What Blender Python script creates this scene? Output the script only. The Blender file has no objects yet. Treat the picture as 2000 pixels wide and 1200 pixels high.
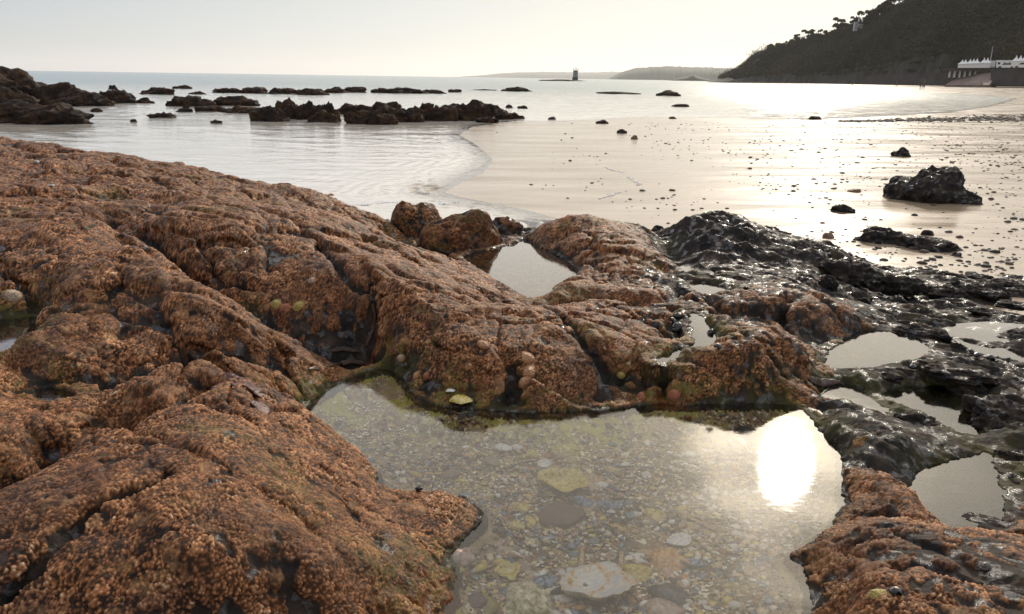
import bpy, bmesh, math, random
import numpy as np

S = bpy.context.scene
COL = S.collection
rng = np.random.default_rng(7)
random.seed(7)

# ------------------------------------------------------------------ camera
H_CAM, F_PX = 1.1, 1525.0
PITCH, ROLL = math.radians(16.37), math.radians(0.854)
fw = np.array([0, math.cos(PITCH), -math.sin(PITCH)])
up0 = np.array([0, math.sin(PITCH), math.cos(PITCH)])
rt0 = np.array([1.0, 0, 0])
rt = math.cos(ROLL) * rt0 + math.sin(ROLL) * up0
up = math.cos(ROLL) * up0 - math.sin(ROLL) * rt0
from mathutils import Matrix, Vector
cam_d = bpy.data.cameras.new('camera')
cam = bpy.data.objects.new('camera', cam_d)
COL.objects.link(cam)
cam_d.sensor_width = 36.0
cam_d.lens = 36.0 * F_PX / 2000.0
cam_d.clip_start, cam_d.clip_end = 0.05, 20000
cam.matrix_world = Matrix(((rt[0], up[0], -fw[0], 0), (rt[1], up[1], -fw[1], 0), (rt[2], up[2], -fw[2], H_CAM), (0, 0, 0, 1)))
S.camera = cam

def ray(px, py):
    px = np.asarray(px, float); py = np.asarray(py, float)
    return fw + (px[..., None] - 1000) / F_PX * rt - (py[..., None] - 600) / F_PX * up
def at_z(px, py, z=0.0):
    """the point of the place seen at photo pixel (px, py) at height z"""
    d = ray(px, py)
    t = (np.asarray(z) - H_CAM) / d[..., 2]
    return d[..., 0] * t, d[..., 1] * t
def at_r(px, py, r):
    d = ray(px, py)
    t = r / math.hypot(d[0], d[1])
    return Vector((d[0] * t, d[1] * t, H_CAM + d[2] * t))

# ------------------------------------------------------------------ sky, sun, exposure
sd = ray(1535, 905); sd[2] *= -1; sd /= np.linalg.norm(sd)
SUN = Vector(sd)
sun_el = math.asin(sd[2]); sun_az = math.atan2(sd[0], sd[1])
W = bpy.data.worlds.new('World'); S.world = W; W.use_nodes = True
nt = W.node_tree; nt.nodes.clear()
o_ = nt.nodes.new('ShaderNodeOutputWorld')
add = nt.nodes.new('ShaderNodeAddShader')
bg = nt.nodes.new('ShaderNodeBackground'); bg.inputs[1].default_value = 0.05
sky = nt.nodes.new('ShaderNodeTexSky'); sky.sky_type = 'NISHITA'; sky.sun_disc = False
sky.sun_elevation = sun_el; sky.sun_rotation = sun_az; sky.dust_density = 0.18; sky.air_density = 1.0; sky.ozone_density = 1.0
veil = nt.nodes.new('ShaderNodeBackground'); veil.inputs[1].default_value = 1.0
tc = nt.nodes.new('ShaderNodeTexCoord')
dt = nt.nodes.new('ShaderNodeVectorMath'); dt.operation = 'DOT_PRODUCT'; dt.inputs[1].default_value = SUN
mp = nt.nodes.new('ShaderNodeMapping'); mp.inputs['Scale'].default_value = (2.2, 2.2, 12)
nz = nt.nodes.new('ShaderNodeTexNoise'); nz.inputs['Scale'].default_value = 1.3; nz.inputs['Detail'].default_value = 5
ma = nt.nodes.new('ShaderNodeMath'); ma.operation = 'MULTIPLY_ADD'; ma.inputs[1].default_value = 0.10; 
ramp = nt.nodes.new('ShaderNodeValToRGB'); cr = ramp.color_ramp
def stops(cr, st):
    while len(cr.elements) < len(st): cr.elements.new(0.5)
    for e, (p, c) in zip(cr.elements, st): e.position = p; e.color = (*c, 1)
# thin cloud scatters the sun forward: grey away from it, cream towards it
stops(cr, [(0.25, (.175, .18, .195)), (0.60, (.20, .21, .24)), (0.76, (.265, .285, .335)), (0.86, (.37, .365, .375)), (0.92, (.46, .425, .385)), (0.95, (.50, .45, .375)), (0.97, (.52, .46, .37)), (0.988, (.56, .49, .38)), (0.996, (.9, .78, .6)), (1.0, (3, 2.6, 2.0))])
L = nt.links.new
L(tc.outputs['Generated'], dt.inputs[0]); L(tc.outputs['Generated'], mp.inputs[0]); L(mp.outputs[0], nz.inputs[0])
m2 = nt.nodes.new('ShaderNodeMath'); m2.operation = 'MULTIPLY_ADD'; m2.inputs[1].default_value = .5; m2.inputs[2].default_value = .486
L(dt.outputs['Value'], m2.inputs[0]); L(nz.outputs[0], ma.inputs[0]); L(m2.outputs[0], ma.inputs[2])
ma.inputs[1].default_value = 0.028
L(ma.outputs[0], ramp.inputs[0]); sz = nt.nodes.new('ShaderNodeSeparateXYZ'); L(tc.outputs['Generated'], sz.inputs[0])
up_ = nt.nodes.new('ShaderNodeMapRange'); up_.inputs[1].default_value = .09; up_.inputs[2].default_value = .20; up_.inputs[3].default_value = 1.0; up_.inputs[4].default_value = 3.0
L(sz.outputs[2], up_.inputs[0]); L(up_.outputs[0], veil.inputs[1])      # cloud veil is brighter overhead
L(ramp.outputs[0], veil.inputs[0]); hs = nt.nodes.new('ShaderNodeHueSaturation'); hs.inputs['Saturation'].default_value = .42; L(sky.outputs[0], hs.inputs['Color']); L(hs.outputs[0], bg.inputs[0])
L(bg.outputs[0], add.inputs[0]); L(veil.outputs[0], add.inputs[1]); L(add.outputs[0], o_.inputs[0])
sl = bpy.data.lights.new('sun', 'SUN'); so = bpy.data.objects.new('sun', sl); COL.objects.link(so)
sl.energy = 2.8; sl.angle = math.radians(2.4); sl.color = (1.0, .90, .76)
so.rotation_euler = (-SUN).to_track_quat('-Z', 'Y').to_euler()
S.view_settings.view_transform = 'Standard'; S.view_settings.look = 'None'
S.view_settings.exposure = -0.12; S.view_settings.gamma = 1.0
S.cycles.max_bounces = 8; S.cycles.transparent_max_bounces = 12; S.cycles.volume_bounces = 1
S.cycles.sample_clamp_indirect = 6.0
try: S.cycles.use_denoising = True
except Exception: pass

# ------------------------------------------------------------------ numpy noise
def hsh(ix, iy, iz, seed):
    h = (ix.astype(np.int64) * 374761393 + iy.astype(np.int64) * 668265263 + iz.astype(np.int64) * 2147483647 + seed * 1274126177)
    h = h.astype(np.uint32)
    h ^= h >> np.uint32(13); h = h * np.uint32(1274126177); h ^= h >> np.uint32(16); h = h * np.uint32(2246822519); h ^= h >> np.uint32(13)
    return h
def h01(h): return (h & np.uint32(0xFFFFFF)).astype(np.float32) / np.float32(0xFFFFFF)
def gnoise(x, y, z, seed=0):
    x = np.asarray(x, np.float32); y = np.asarray(y, np.float32); z = np.broadcast_to(np.asarray(z, np.float32), x.shape)
    xi, yi, zi = np.floor(x), np.floor(y), np.floor(z)
    xf, yf, zf = x - xi, y - yi, z - zi
    u, v, w = [t * t * t * (t * (t * 6 - 15) + 10) for t in (xf, yf, zf)]
    out = 0
    for dx in (0, 1):
        wx = u if dx else 1 - u
        for dy in (0, 1):
            wy = v if dy else 1 - v
            for dz in (0, 1):
                wz = w if dz else 1 - w
                h = hsh(xi + dx, yi + dy, zi + dz, seed)
                gx = (h & np.uint32(255)).astype(np.float32) / 127.5 - 1
                gy = ((h >> np.uint32(8)) & np.uint32(255)).astype(np.float32) / 127.5 - 1
                gz = ((h >> np.uint32(16)) & np.uint32(255)).astype(np.float32) / 127.5 - 1
                out = out + wx * wy * wz * (gx * (xf - dx) + gy * (yf - dy) + gz * (zf - dz))
    return out
def fbm(x, y, z, oct=4, seed=0, gain=.5, lac=2.03):
    a, f, s = 1.0, 1.0, 0
    for k in range(oct):
        s = s + a * gnoise(x * f, y * f, z * f, seed + k * 17); a *= gain; f *= lac
    return s
def ridged(x, y, z, oct=4, seed=0):
    a, f, s = 1.0, 1.0, 0
    for k in range(oct):
        s = s + a * (1 - 2.2 * np.abs(gnoise(x * f, y * f, z * f, seed + k * 13))); a *= .5; f *= 2.07
    return s / 1.9
def worley(x, y, z, seed=0, jit=.9):
    x = np.asarray(x, np.float32); y = np.asarray(y, np.float32); z = np.asarray(z, np.float32)
    xi, yi, zi = np.floor(x), np.floor(y), np.floor(z)
    f1 = np.full(x.shape, 9, np.float32); f2 = f1.copy(); idv = np.zeros(x.shape, np.float32)
    for dx in (-1, 0, 1):
        for dy in (-1, 0, 1):
            for dz in (-1, 0, 1):
                cx, cy, cz = xi + dx, yi + dy, zi + dz
                h = hsh(cx, cy, cz, seed)
                px = cx + .5 + jit * ((h & np.uint32(1023)).astype(np.float32) / 1023 - .5)
                py = cy + .5 + jit * (((h >> np.uint32(10)) & np.uint32(1023)).astype(np.float32) / 1023 - .5)
                pz = cz + .5 + jit * (((h >> np.uint32(20)) & np.uint32(1023)).astype(np.float32) / 1023 - .5)
                d = (px - x) ** 2 + (py - y) ** 2 + (pz - z) ** 2
                c = d < f1
                f2 = np.where(c, f1, np.minimum(f2, d))
                idv = np.where(c, h01(h * np.uint32(2654435761)), idv)
                f1 = np.where(c, d, f1)
    return np.sqrt(f1), np.sqrt(f2), idv
def sstep(a, b, x):
    t = np.clip((x - a) / (b - a), 0, 1); return t * t * (3 - 2 * t)
def poly_sd(X, Y, P):
    """signed distance to a closed polygon, negative inside"""
    P = np.asarray(P, np.float64); sh = X.shape
    x = X.ravel(); y = Y.ravel(); d = np.full(x.shape, 1e18); ins = np.zeros(x.shape, bool)
    for (ax, ay), (bx, by) in zip(P, np.roll(P, -1, 0)):
        ex, ey = bx - ax, by - ay; L2 = ex * ex + ey * ey + 1e-12
        t = np.clip(((x - ax) * ex + (y - ay) * ey) / L2, 0, 1)
        d = np.minimum(d, (x - ax - t * ex) ** 2 + (y - ay - t * ey) ** 2)
        c = (ay > y) != (by > y)
        ins ^= c & (x < ax + (y - ay) * ex / (ey if abs(ey) > 1e-12 else 1e-12))
    d = np.sqrt(d); d[ins] *= -1
    return d.reshape(sh)
def smooth_poly(P, n=3):
    P = np.asarray(P, float)
    for _ in range(n):
        Q = np.roll(P, -1, 0); P = np.stack([.75 * P + .25 * Q, .25 * P + .75 * Q], 1).reshape(-1, 2)
    return P

# ------------------------------------------------------------------ mesh helpers
def link(name, me, mats=(), parent=None, smooth=True):
    o = bpy.data.objects.new(name, me); COL.objects.link(o)
    for m in (mats if isinstance(mats, (list, tuple)) else [mats]):
        if m.name not in me.materials: me.materials.append(m)
    if smooth: me.polygons.foreach_set('use_smooth', np.ones(len(me.polygons), bool))
    if parent is not None: o.parent = parent
    return o
def np_mesh(name, V, Fq, attrs=None):
    """V n x 3, Fq m x k faces (all k-gons)"""
    me = bpy.data.meshes.new(name); V = np.asarray(V, np.float32); Fq = np.asarray(Fq, np.int32); k = Fq.shape[1]
    me.vertices.add(len(V)); me.vertices.foreach_set('co', V.ravel())
    me.loops.add(Fq.size); me.loops.foreach_set('vertex_index', Fq.ravel())
    me.polygons.add(len(Fq)); me.polygons.foreach_set('loop_start', np.arange(0, Fq.size, k, dtype=np.int32))
    me.polygons.foreach_set('loop_total', np.full(len(Fq), k, np.int32))
    me.update(calc_edges=True)
    for a, v in (attrs or {}).items():
        at = me.attributes.new(a, 'FLOAT', 'POINT'); at.data.foreach_set('value', np.asarray(v, np.float32).ravel())
    return me
def grid_faces(nr, nc):
    i = np.arange(nr * nc).reshape(nr, nc)
    return np.stack([i[:-1, :-1], i[:-1, 1:], i[1:, 1:], i[1:, :-1]], -1).reshape(-1, 4)
def sub_mesh(V, Fq, keep, attrs):
    F2 = Fq[keep]; u, inv = np.unique(F2, return_inverse=True)
    return V[u], inv.reshape(F2.shape), {k: v[u] for k, v in attrs.items()}
def tag(o, label=None, cat=None, group=None, kind=None):
    if label: o['label'] = label
    if cat: o['category'] = cat
    if group: o['group'] = group
    if kind: o['kind'] = kind
    return o

# ------------------------------------------------------------------ materials
class NT:
    def __init__(s, name):
        s.m = bpy.data.materials.new(name); s.m.use_nodes = True; s.t = s.m.node_tree
        s.b = s.t.nodes['Principled BSDF']; s.out = s.t.nodes['Material Output']
    def n(s, kind, **kw):
        x = s.t.nodes.new('ShaderNode' + kind)
        for k, v in kw.items():
            if k[0] == 'i' and k[1:].isdigit(): x.inputs[int(k[1:])].default_value = v
            elif k in x.inputs and k[0].isupper(): x.inputs[k].default_value = v
            else: setattr(x, k, v)
        return x
    def l(s, a, b): s.t.links.new(a, b)
    def attr(s, name): return s.n('Attribute', attribute_name=name).outputs['Fac']
    def pos(s, sc=(1, 1, 1)):
        g = s.n('NewGeometry'); m = s.n('Mapping'); m.inputs['Scale'].default_value = sc; s.l(g.outputs['Position'], m.inputs[0]); return m.outputs[0]
    def noise(s, scale, detail=4, rough=.55, vec=None, out=0):
        x = s.n('TexNoise'); x.inputs['Scale'].default_value = scale; x.inputs['Detail'].default_value = detail; x.inputs['Roughness'].default_value = rough
        s.l(vec if vec is not None else s.pos(), x.inputs['Vector']); return x.outputs[out]
    def ramp(s, fac, st, interp='LINEAR'):
        x = s.n('ValToRGB'); stops(x.color_ramp, st); x.color_ramp.interpolation = interp; s.l(fac, x.inputs[0]); return x.outputs[0]
    def fr(s, fac, a, b, lo, hi):
        x = s.n('MapRange'); x.inputs[1].default_value = a; x.inputs[2].default_value = b; x.inputs[3].default_value = lo; x.inputs[4].default_value = hi
        s.l(fac, x.inputs[0]); return x.outputs[0]
    def mix(s, fac, a, b):
        x = s.n('Mix', data_type='RGBA')
        for v, i in ((fac, 0), (a, 6), (b, 7)):
            if hasattr(v, 'node'): s.l(v, x.inputs[i])
            elif i == 0: x.inputs[0].default_value = v
            else: x.inputs[i].default_value = (*v, 1)
        return x.outputs[2]
    def math(s, op, a, b=None):
        x = s.n('Math', operation=op)
        for i, v in enumerate((a, b)):
            if v is None: continue
            if hasattr(v, 'node'): s.l(v, x.inputs[i])
            else: x.inputs[i].default_value = v
        return x.outputs[0]
    def bump(s, h, strength, dist, normal=None):
        x = s.n('Bump'); x.inputs['Strength'].default_value = strength; x.inputs['Distance'].default_value = dist; s.l(h, x.inputs['Height'])
        if normal is not None: s.l(normal, x.inputs['Normal'])
        return x.outputs[0]
    def set(s, **kw):
        for k, v in kw.items():
            k = k.replace('_', ' ')
            if hasattr(v, 'node'): s.l(v, s.b.inputs[k])
            elif isinstance(v, tuple): s.b.inputs[k].default_value = (*v, 1)
            else: s.b.inputs[k].default_value = v
        return s.m
def plain(name, col, rough=.6, var=.25, scale=20, **kw):
    t = NT(name); n = t.noise(scale, 5)
    c = t.ramp(n, [(.3, tuple(x * (1 - var) for x in col)), (.7, tuple(min(1, x * (1 + var)) for x in col))])
    return t.set(Base_Color=c, Roughness=rough, **kw)

# encrusted wet rock
t = NT('encrusted_rock')
crust, cell, olive, amber = t.attr('crust'), t.attr('cell'), t.attr('olive'), t.attr('amber')
big = t.noise(2.3, 4)
cc = t.ramp(cell, [(0, (.012, .008, .006)), (.22, (.062, .026, .011)), (.42, (.18, .071, .027)), (.62, (.33, .140, .057)), (.80, (.49, .25, .115)), (.94, (.55, .36, .19)), (1, (.72, .60, .45))])
cc = t.mix(t.fr(big, .45, .68, 0, .55), cc, (.11, .044, .017))
cc = t.mix(t.fr(t.noise(6.5, 4, .6), .50, .66, 0, .6), cc, t.mix(t.fr(cell, .2, .9, 0, 1), (.02, .013, .010), (.13, .062, .042)))
cc = t.mix(t.fr(t.noise(19, 3, .6), .56, .70, 0, .55), cc, (.33, .185, .085))
cc = t.mix(t.math('MULTIPLY', olive, t.fr(t.noise(45, 3), .38, .60, 0, .9)), cc, (.13, .118, .024))
dk = t.ramp(t.noise(14, 6), [(.3, (.008, .008, .009)), (.55, (.030, .023, .018)), (.75, (.085, .058, .040))])
dk = t.mix(t.math('MULTIPLY', olive, .75), dk, (.055, .05, .012))
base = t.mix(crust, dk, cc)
base = t.mix(amber, base, (.16, .045, .006))
ro = t.n('Mix'); t.l(crust, ro.inputs[0]); t.l(t.fr(t.noise(24, 4, .6), .52, .62, .66, .15), ro.inputs[2]); ro.inputs[3].default_value = .55
ro2 = t.n('Mix'); t.l(amber, ro2.inputs[0]); t.l(ro.outputs[0], ro2.inputs[2]); ro2.inputs[3].default_value = .12
b1 = t.bump(t.noise(420, 3), .5, .0012)
b2 = t.bump(t.noise(48, 7, .66), .8, .010, b1)
wetp = t.fr(t.noise(24, 4, .6), .54, .62, .10, .75)
M_ROCK = t.set(Specular_IOR_Level=t.mix(crust, wetp, (.11, .11, .11)), Base_Color=base, Roughness=ro2.outputs[0], Normal=b2)

# wet sand
t = NT('wet_sand')
pl = t.pos((.35, 1.6, 1)); n1 = t.noise(1.1, 5, .6, pl); n2 = t.noise(9, 5, .6, t.pos((.6, 1.4, 1)))
col = t.mix(t.fr(n1, .35, .65, 0, 1), (.34, .255, .168), (.22, .165, .112))
col = t.mix(t.fr(t.noise(160, 2), .52, .66, 0, .35), col, (.05, .042, .035))
rg = t.fr(n1, .38, .64, .15, .30)
b = t.bump(t.noise(3.5, 4, .6, t.pos((.7, 1.4, 1))), .25, .02); b = t.bump(t.noise(60, 3), .22, .002, b)
M_SAND = t.set(Base_Color=col, Roughness=rg, Normal=b, IOR=1.34)

# sea water: turbid, teal off shore
t = NT('sea_water')
g = t.n('NewGeometry'); sx = t.n('SeparateXYZ'); t.l(g.outputs['Position'], sx.inputs[0])
far = t.fr(sx.outputs[1], 12, 90, 0, 1)
col = t.mix(far, (.46, .42, .36), (.055, .12, .125))
hh = t.math('MULTIPLY', t.noise(.8, 5, .62, t.pos((.55, 1.5, 1))), t.fr(sx.outputs[1], 12, 60, .05, 1.2))
b = t.bump(hh, 1.0, .20)
b = t.bump(t.noise(7, 3, .6, t.pos((.5, 1.5, 1))), .3, .012, b)
t.set(Base_Color=col, Roughness=t.fr(sx.outputs[1], 14, 70, .06, .20), Normal=b, IOR=1.333)
# the last skin of water over the sand is clear
tr = t.n('BsdfTransparent'); tr.inputs[0].default_value = (.93, .94, .92, 1); gl = t.n('BsdfGlossy'); gl.inputs['Roughness'].default_value = .06; fz = t.n('Fresnel'); fz.inputs['IOR'].default_value = 1.5
t.l(b, gl.inputs['Normal']); t.l(b, fz.inputs['Normal']); mx = t.n('MixShader'); t.l(fz.outputs[0], mx.inputs[0]); t.l(tr.outputs[0], mx.inputs[1]); t.l(gl.outputs[0], mx.inputs[2])
m3 = t.n('MixShader'); t.l(t.attr('deep'), m3.inputs[0]); t.l(mx.outputs[0], m3.inputs[1]); t.l(t.b.outputs[0], m3.inputs[2]); t.l(m3.outputs[0], t.out.inputs[0])
M_SEA = t.m

# clear rock-pool water: thin clear sheet, sky mirrored by Fresnel
t = NT('pool_water')
tr = t.n('BsdfTransparent'); tr.inputs[0].default_value = (.95, .96, .93, 1)
gl = t.n('BsdfGlossy'); gl.distribution = 'BECKMANN'; gl.inputs['Roughness'].default_value = .085; gl.inputs[0].default_value = (1, 1, 1, 1)
bb = t.bump(t.noise(9, 4, .55, t.pos((.7, 1.2, 1))), .07, .005)
bb = t.bump(t.noise(45, 2, .5, t.pos((.5, 1.6, 1))), .06, .0008, bb)
fz = t.n('Fresnel'); fz.inputs['IOR'].default_value = 1.48
t.l(bb, gl.inputs['Normal']); t.l(bb, fz.inputs['Normal'])
mx = t.n('MixShader'); t.l(fz.outputs[0], mx.inputs[0]); t.l(tr.outputs[0], mx.inputs[1]); t.l(gl.outputs[0], mx.inputs[2]); t.l(mx.outputs[0], t.out.inputs[0])
M_POOL = t.m
# pool floor: shell grit, gravel, sand and algae
t = NT('pool_grit')
vo = t.n('TexVoronoi'); vo.inputs['Scale'].default_value = 150; t.l(t.pos(), vo.inputs['Vector'])
vo2 = t.n('TexVoronoi'); vo2.inputs['Scale'].default_value = 55; t.l(t.pos(), vo2.inputs['Vector'])
sp = t.n('SeparateColor'); t.l(vo.outputs['Color'], sp.inputs[0]); sp2 = t.n('SeparateColor'); t.l(vo2.outputs['Color'], sp2.inputs[0])
st = [(0, (.06, .04, .024)), (.20, (.22, .14, .075)), (.45, (.42, .285, .155)), (.63, (.24, .11, .06)), (.72, (.55, .40, .16)), (.83, (.15, .18, .22)), (.89, (.82, .74, .60))]
c1 = t.ramp(sp.outputs[0], st, 'CONSTANT'); c2 = t.ramp(sp2.outputs[0], st, 'CONSTANT')
c = t.mix(t.fr(t.noise(8, 4), .5, .56, 0, .8), c1, c2)
sandy = t.fr(t.noise(4.2, 4), .50, .60, 0, .75)
c = t.mix(sandy, c, (.34, .235, .15))
alg = t.attr('olive')
c = t.mix(t.math('MULTIPLY', alg, t.fr(t.noise(20, 5, .65), .42, .54, 0, .95)), c, (.44, .39, .06))
bv = t.bump(vo.outputs['Distance'], .5, .003); bv = t.bump(vo2.outputs['Distance'], .4, .005, bv)
M_BED = t.set(Base_Color=c, Roughness=.7, Normal=bv)
# ------------------------------------------------------------------ the rock platform
# height marks: photo pixel, height above the sand, per ledge
ZP = 0.15
MARKS = {
 'front': [(0,1200,.36),(200,1200,.36),(400,1200,.33),(600,1200,.28),(750,1200,.22),(840,1190,.17),(0,1100,.40),(200,1100,.41),(400,1100,.40),(600,1100,.35),(750,1100,.27),(850,1080,.19),
           (0,1000,.42),(100,925,.42),(200,880,.42),(300,845,.42),(380,790,.41),(430,748,.40),(500,748,.37),(560,765,.33),(595,800,.22),(300,950,.43),(450,850,.42),(550,900,.36),(650,950,.28),(710,950,.20),
           (500,1000,.40),(650,1050,.31),(760,1020,.20),(0,1350,.33),(300,1350,.33),(600,1350,.27),(800,1350,.2),(-200,1200,.36),(-200,1000,.42),(900,965,.17),(840,990,.19),(930,1000,.165)],
 'mid':   [(0,955,.30),(100,905,.30),(200,865,.30),(300,832,.31),(380,778,.33),(0,900,.35),(100,870,.37),(200,840,.38),(0,830,.40),(150,795,.40),(300,752,.40),(380,712,.39),(450,712,.36),(520,705,.30),(540,735,.25),(-200,930,.33),(-200,840,.40),
           (600,745,.20),(640,740,.17),(680,715,.17)],
 'mound': [(30,745,.35),(100,775,.335),(130,745,.36),(200,735,.36),(280,720,.36),(150,690,.41),(200,640,.435),(180,595,.45),(60,660,.43),(0,705,.42),(250,650,.41),(-150,760,.36),(-150,720,.42)],
 'spine': [(0,660,.36),(80,625,.37),(-150,650,.38),(0,560,.47),(100,560,.48),(200,540,.505),(250,475,.55),(150,432,.57),(0,425,.56),(0,480,.52),(330,522,.52),(400,572,.47),(480,627,.40),(560,652,.34),(590,667,.30),(300,600,.45),(400,650,.39),
           (330,690,.375),(450,682,.335),(500,692,.30),(580,700,.24),(650,722,.18),(700,700,.18),(-200,440,.57),(-200,560,.48)],
 'step':  [(200,440,.45),(300,490,.42),(360,535,.38),(420,580,.33),(500,625,.27),(450,592,.30),(500,607,.27),(560,627,.25),(620,650,.22),(690,670,.18),(720,690,.16),
           (240,430,.47),(300,430,.53),(400,420,.52),(500,440,.49),(600,470,.45),(640,500,.42),(300,470,.48),(400,500,.43),(450,540,.37),(500,570,.32),(580,600,.28),(640,560,.34),(680,605,.27),(700,560,.36)],
 'plateau':[(0,385,.555),(100,380,.545),(250,385,.52),(400,375,.46),(550,400,.42),(650,440,.40),(700,475,.39),(760,490,.34),(820,510,.31),(900,535,.21),(960,562,.19),(700,520,.40),(800,560,.34),(0,330,.53),(150,335,.51),(300,345,.47),(450,372,.41),(600,410,.35),(720,440,.31),
           (0,270,.50),(100,290,.49),(200,302,.47),(340,325,.43),(420,345,.39),(500,362,.36),(560,365,.36),(640,385,.32),(700,410,.28),(745,428,.24),(762,448,.19),(-200,262,.50),(-200,330,.54),
           (0,270,.1),(100,290,.06),(200,302,.05),(340,325,.02),(420,345,.0),(500,362,-.02),(560,365,-.02),(640,385,-.05),(700,410,-.08),(745,428,-.1),(-200,262,.0),(860,500,.15),(900,490,.15),(800,480,.16),(770,470,.18)],
 'ridge': [(740,570,.37),(850,545,.33),(940,542,.19),(1010,580,.18),(900,605,.34),(1000,630,.32),(1100,650,.31),(1200,660,.29),(1300,692,.25),(800,620,.33),(740,625,.29),(722,655,.20),(745,700,.165),(760,650,.28),(785,700,.20),(850,700,.26),
           (900,690,.285),(1000,700,.265),(1100,722,.24),(1200,742,.20),(1270,760,.175),(1045,595,.185),(1075,600,.20),(1160,622,.27),(1250,640,.265),(1330,668,.235),(830,760,.165),(900,790,.16),(1000,760,.19),(1150,770,.18),(1290,740,.18)],
 'lump':  [(1300,702,.24),(1350,692,.27),(1420,692,.28),(1480,722,.25),(1540,762,.19),(1570,790,.16),(1400,742,.215),(1320,752,.20),(1460,770,.18),(1300,770,.17)],
 'knob':  [(1420,662,.30),(1470,662,.31),(1520,692,.27),(1535,735,.19),(1440,640,.29),(1390,660,.245)],
 'post':  [(1555,665,.285),(1595,692,.24),(1600,725,.16),(1550,740,.16),(1560,700,.24)],
 'shelf': [(1500,640,.30),(1400,620,.27),(1300,610,.265),(1200,592,.27),(1320,640,.245),(1350,590,.23),(1250,600,.25)],
 'islet': [(1085,572,.18),(1100,552,.25),(1180,545,.28),(1260,562,.27),(1290,580,.24),(1180,575,.21),(1180,545,.21),(1100,550,.185)],
 'hump':  [(1035,462,.17),(1060,426,.30),(1100,420,.32),(1170,430,.31),(1230,460,.28),(1300,490,.24),(1100,470,.24),(1160,480,.265),(1200,510,.25),(1140,522,.20),(1250,522,.24),(1060,426,-.1),(1100,420,-.1),(1170,430,-.1),(1230,455,-.08),(1270,470,-.05),(1080,490,.175)],
 'black': [(1290,462,.14),(1330,436,.28),(1370,417,.35),(1420,426,.34),(1480,450,.30),(1540,480,.25),(1600,492,.24),(1640,500,.22),(1690,525,.12),(1320,492,.20),(1400,490,.23),(1450,512,.21),(1550,540,.18),(1650,550,.13),
           (1370,417,-.05),(1300,440,-.05),(1420,426,-.05),(1480,450,-.05),(1540,475,-.04),(1600,480,-.03),(1640,490,-.02),(1700,515,-.02)],
 'flat':  [(1400,540,.215),(1340,560,.205),(1500,545,.20),(1450,530,.205),(1600,572,.165),(1700,602,.12),(1800,645,.10),(1720,640,.12),(1750,600,.09),(1300,540,.22)],
 'block': [(1440,560,.25),(1500,575,.265),(1525,612,.22),(1450,590,.24),(1540,586,.25),(1600,592,.25),(1670,622,.17),(1560,645,.17),(1640,652,.14),(1600,640,.17)],
 'bar':   [(1600,738,.155),(1625,735,.175),(1660,730,.185),(1720,740,.165),(1790,733,.18),(1840,745,.155),(1900,758,.145),(1690,735,.165)],
 'field': [(1850,680,.115),(1900,720,.12),(1950,780,.13),(1990,800,.13),(1980,700,.105),(1900,640,.10),(2000,625,.08),(1830,700,.14),(1950,850,.135),(2000,880,.13),(2150,800,.17),(2150,700,.12),(2150,950,.17),(1870,730,.165),(1990,940,.13),(1930,660,.105)],
 'diag':  [(1575,795,.165),(1620,812,.20),(1680,842,.22),(1750,862,.20),(1800,900,.175),(1870,958,.145),(1700,890,.19),(1740,910,.17),(1660,880,.18)],
 'slab':  [(1740,830,.155),(1800,850,.17),(1880,870,.15),(1690,800,.145),(1760,805,.15),(1830,830,.145)],
 'corner':[(1690,915,.22),(1740,942,.235),(1780,1000,.19),(1665,960,.175),(1650,1010,.17),(1720,1020,.26),(1800,1050,.26),(1900,1090,.27),(2000,1120,.27),(1620,1090,.20),(1700,1120,.285),(1850,1170,.30),(1600,1150,.185),(1700,1200,.27),(1950,1200,.29),
           (1560,1085,.165),(1950,1005,.155),(2000,1035,.17),(1600,1300,.17),(1750,1330,.24),(2000,1330,.28),(2150,1150,.27),(2150,1030,.18)],
 'row':   [(1700,535,.06),(1725,540,.05),(1755,545,.05),(1800,550,.045),(1850,550,.04),(1900,560,.03),(1960,565,.025),(2000,565,.02),(1700,580,.03),(1800,592,.02),(1900,602,.01),(2000,612,.0),(1725,525,-.06),(1800,535,-.06),(1900,540,-.06),(2000,545,-.06),(2200,555,.08),(2200,600,.0),(2200,550,-.06)],
 'gap':   [(790,445,-.04),(800,468,.05),(830,450,-.06),(960,450,-.04),(1010,450,.0),(880,445,-.06),(1000,470,.15),(1020,455,.10)],
}
BARE = {'black': .05, 'bar': .0, 'field': .08, 'slab': .02, 'row': .0, 'diag': .42, 'flat': .36, 'gap': .2, 'block': .74, 'shelf': .62, 'knob': .72}
names = list(MARKS)
pts, zs, tags, cv = [], [], [], []
for k, nme in enumerate(names):
    for (px, py, z) in MARKS[nme]:
        x, y = at_z(px, py, z); pts.append((math.atan2(x, y), math.log(math.hypot(x, y)))); zs.append(z); tags.append(k); cv.append(BARE.get(nme, 1.0))
pts = np.array(pts); zs = np.array(zs); tags = np.array(tags); cv = np.array(cv)
# rims: nothing rises beyond the outer edge or behind the camera's feet
for a in np.linspace(-.85, .95, 14):
    for r_, z_ in ((9.5, -.3), (.45, .25 if a < 0 else .15)):
        pts = np.vstack([pts, (a, math.log(r_))]); zs = np.append(zs, z_); tags = np.append(tags, names.index('plateau' if r_ > 1 else ('front' if a < .35 else 'corner'))); cv = np.append(cv, 1.0)

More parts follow.
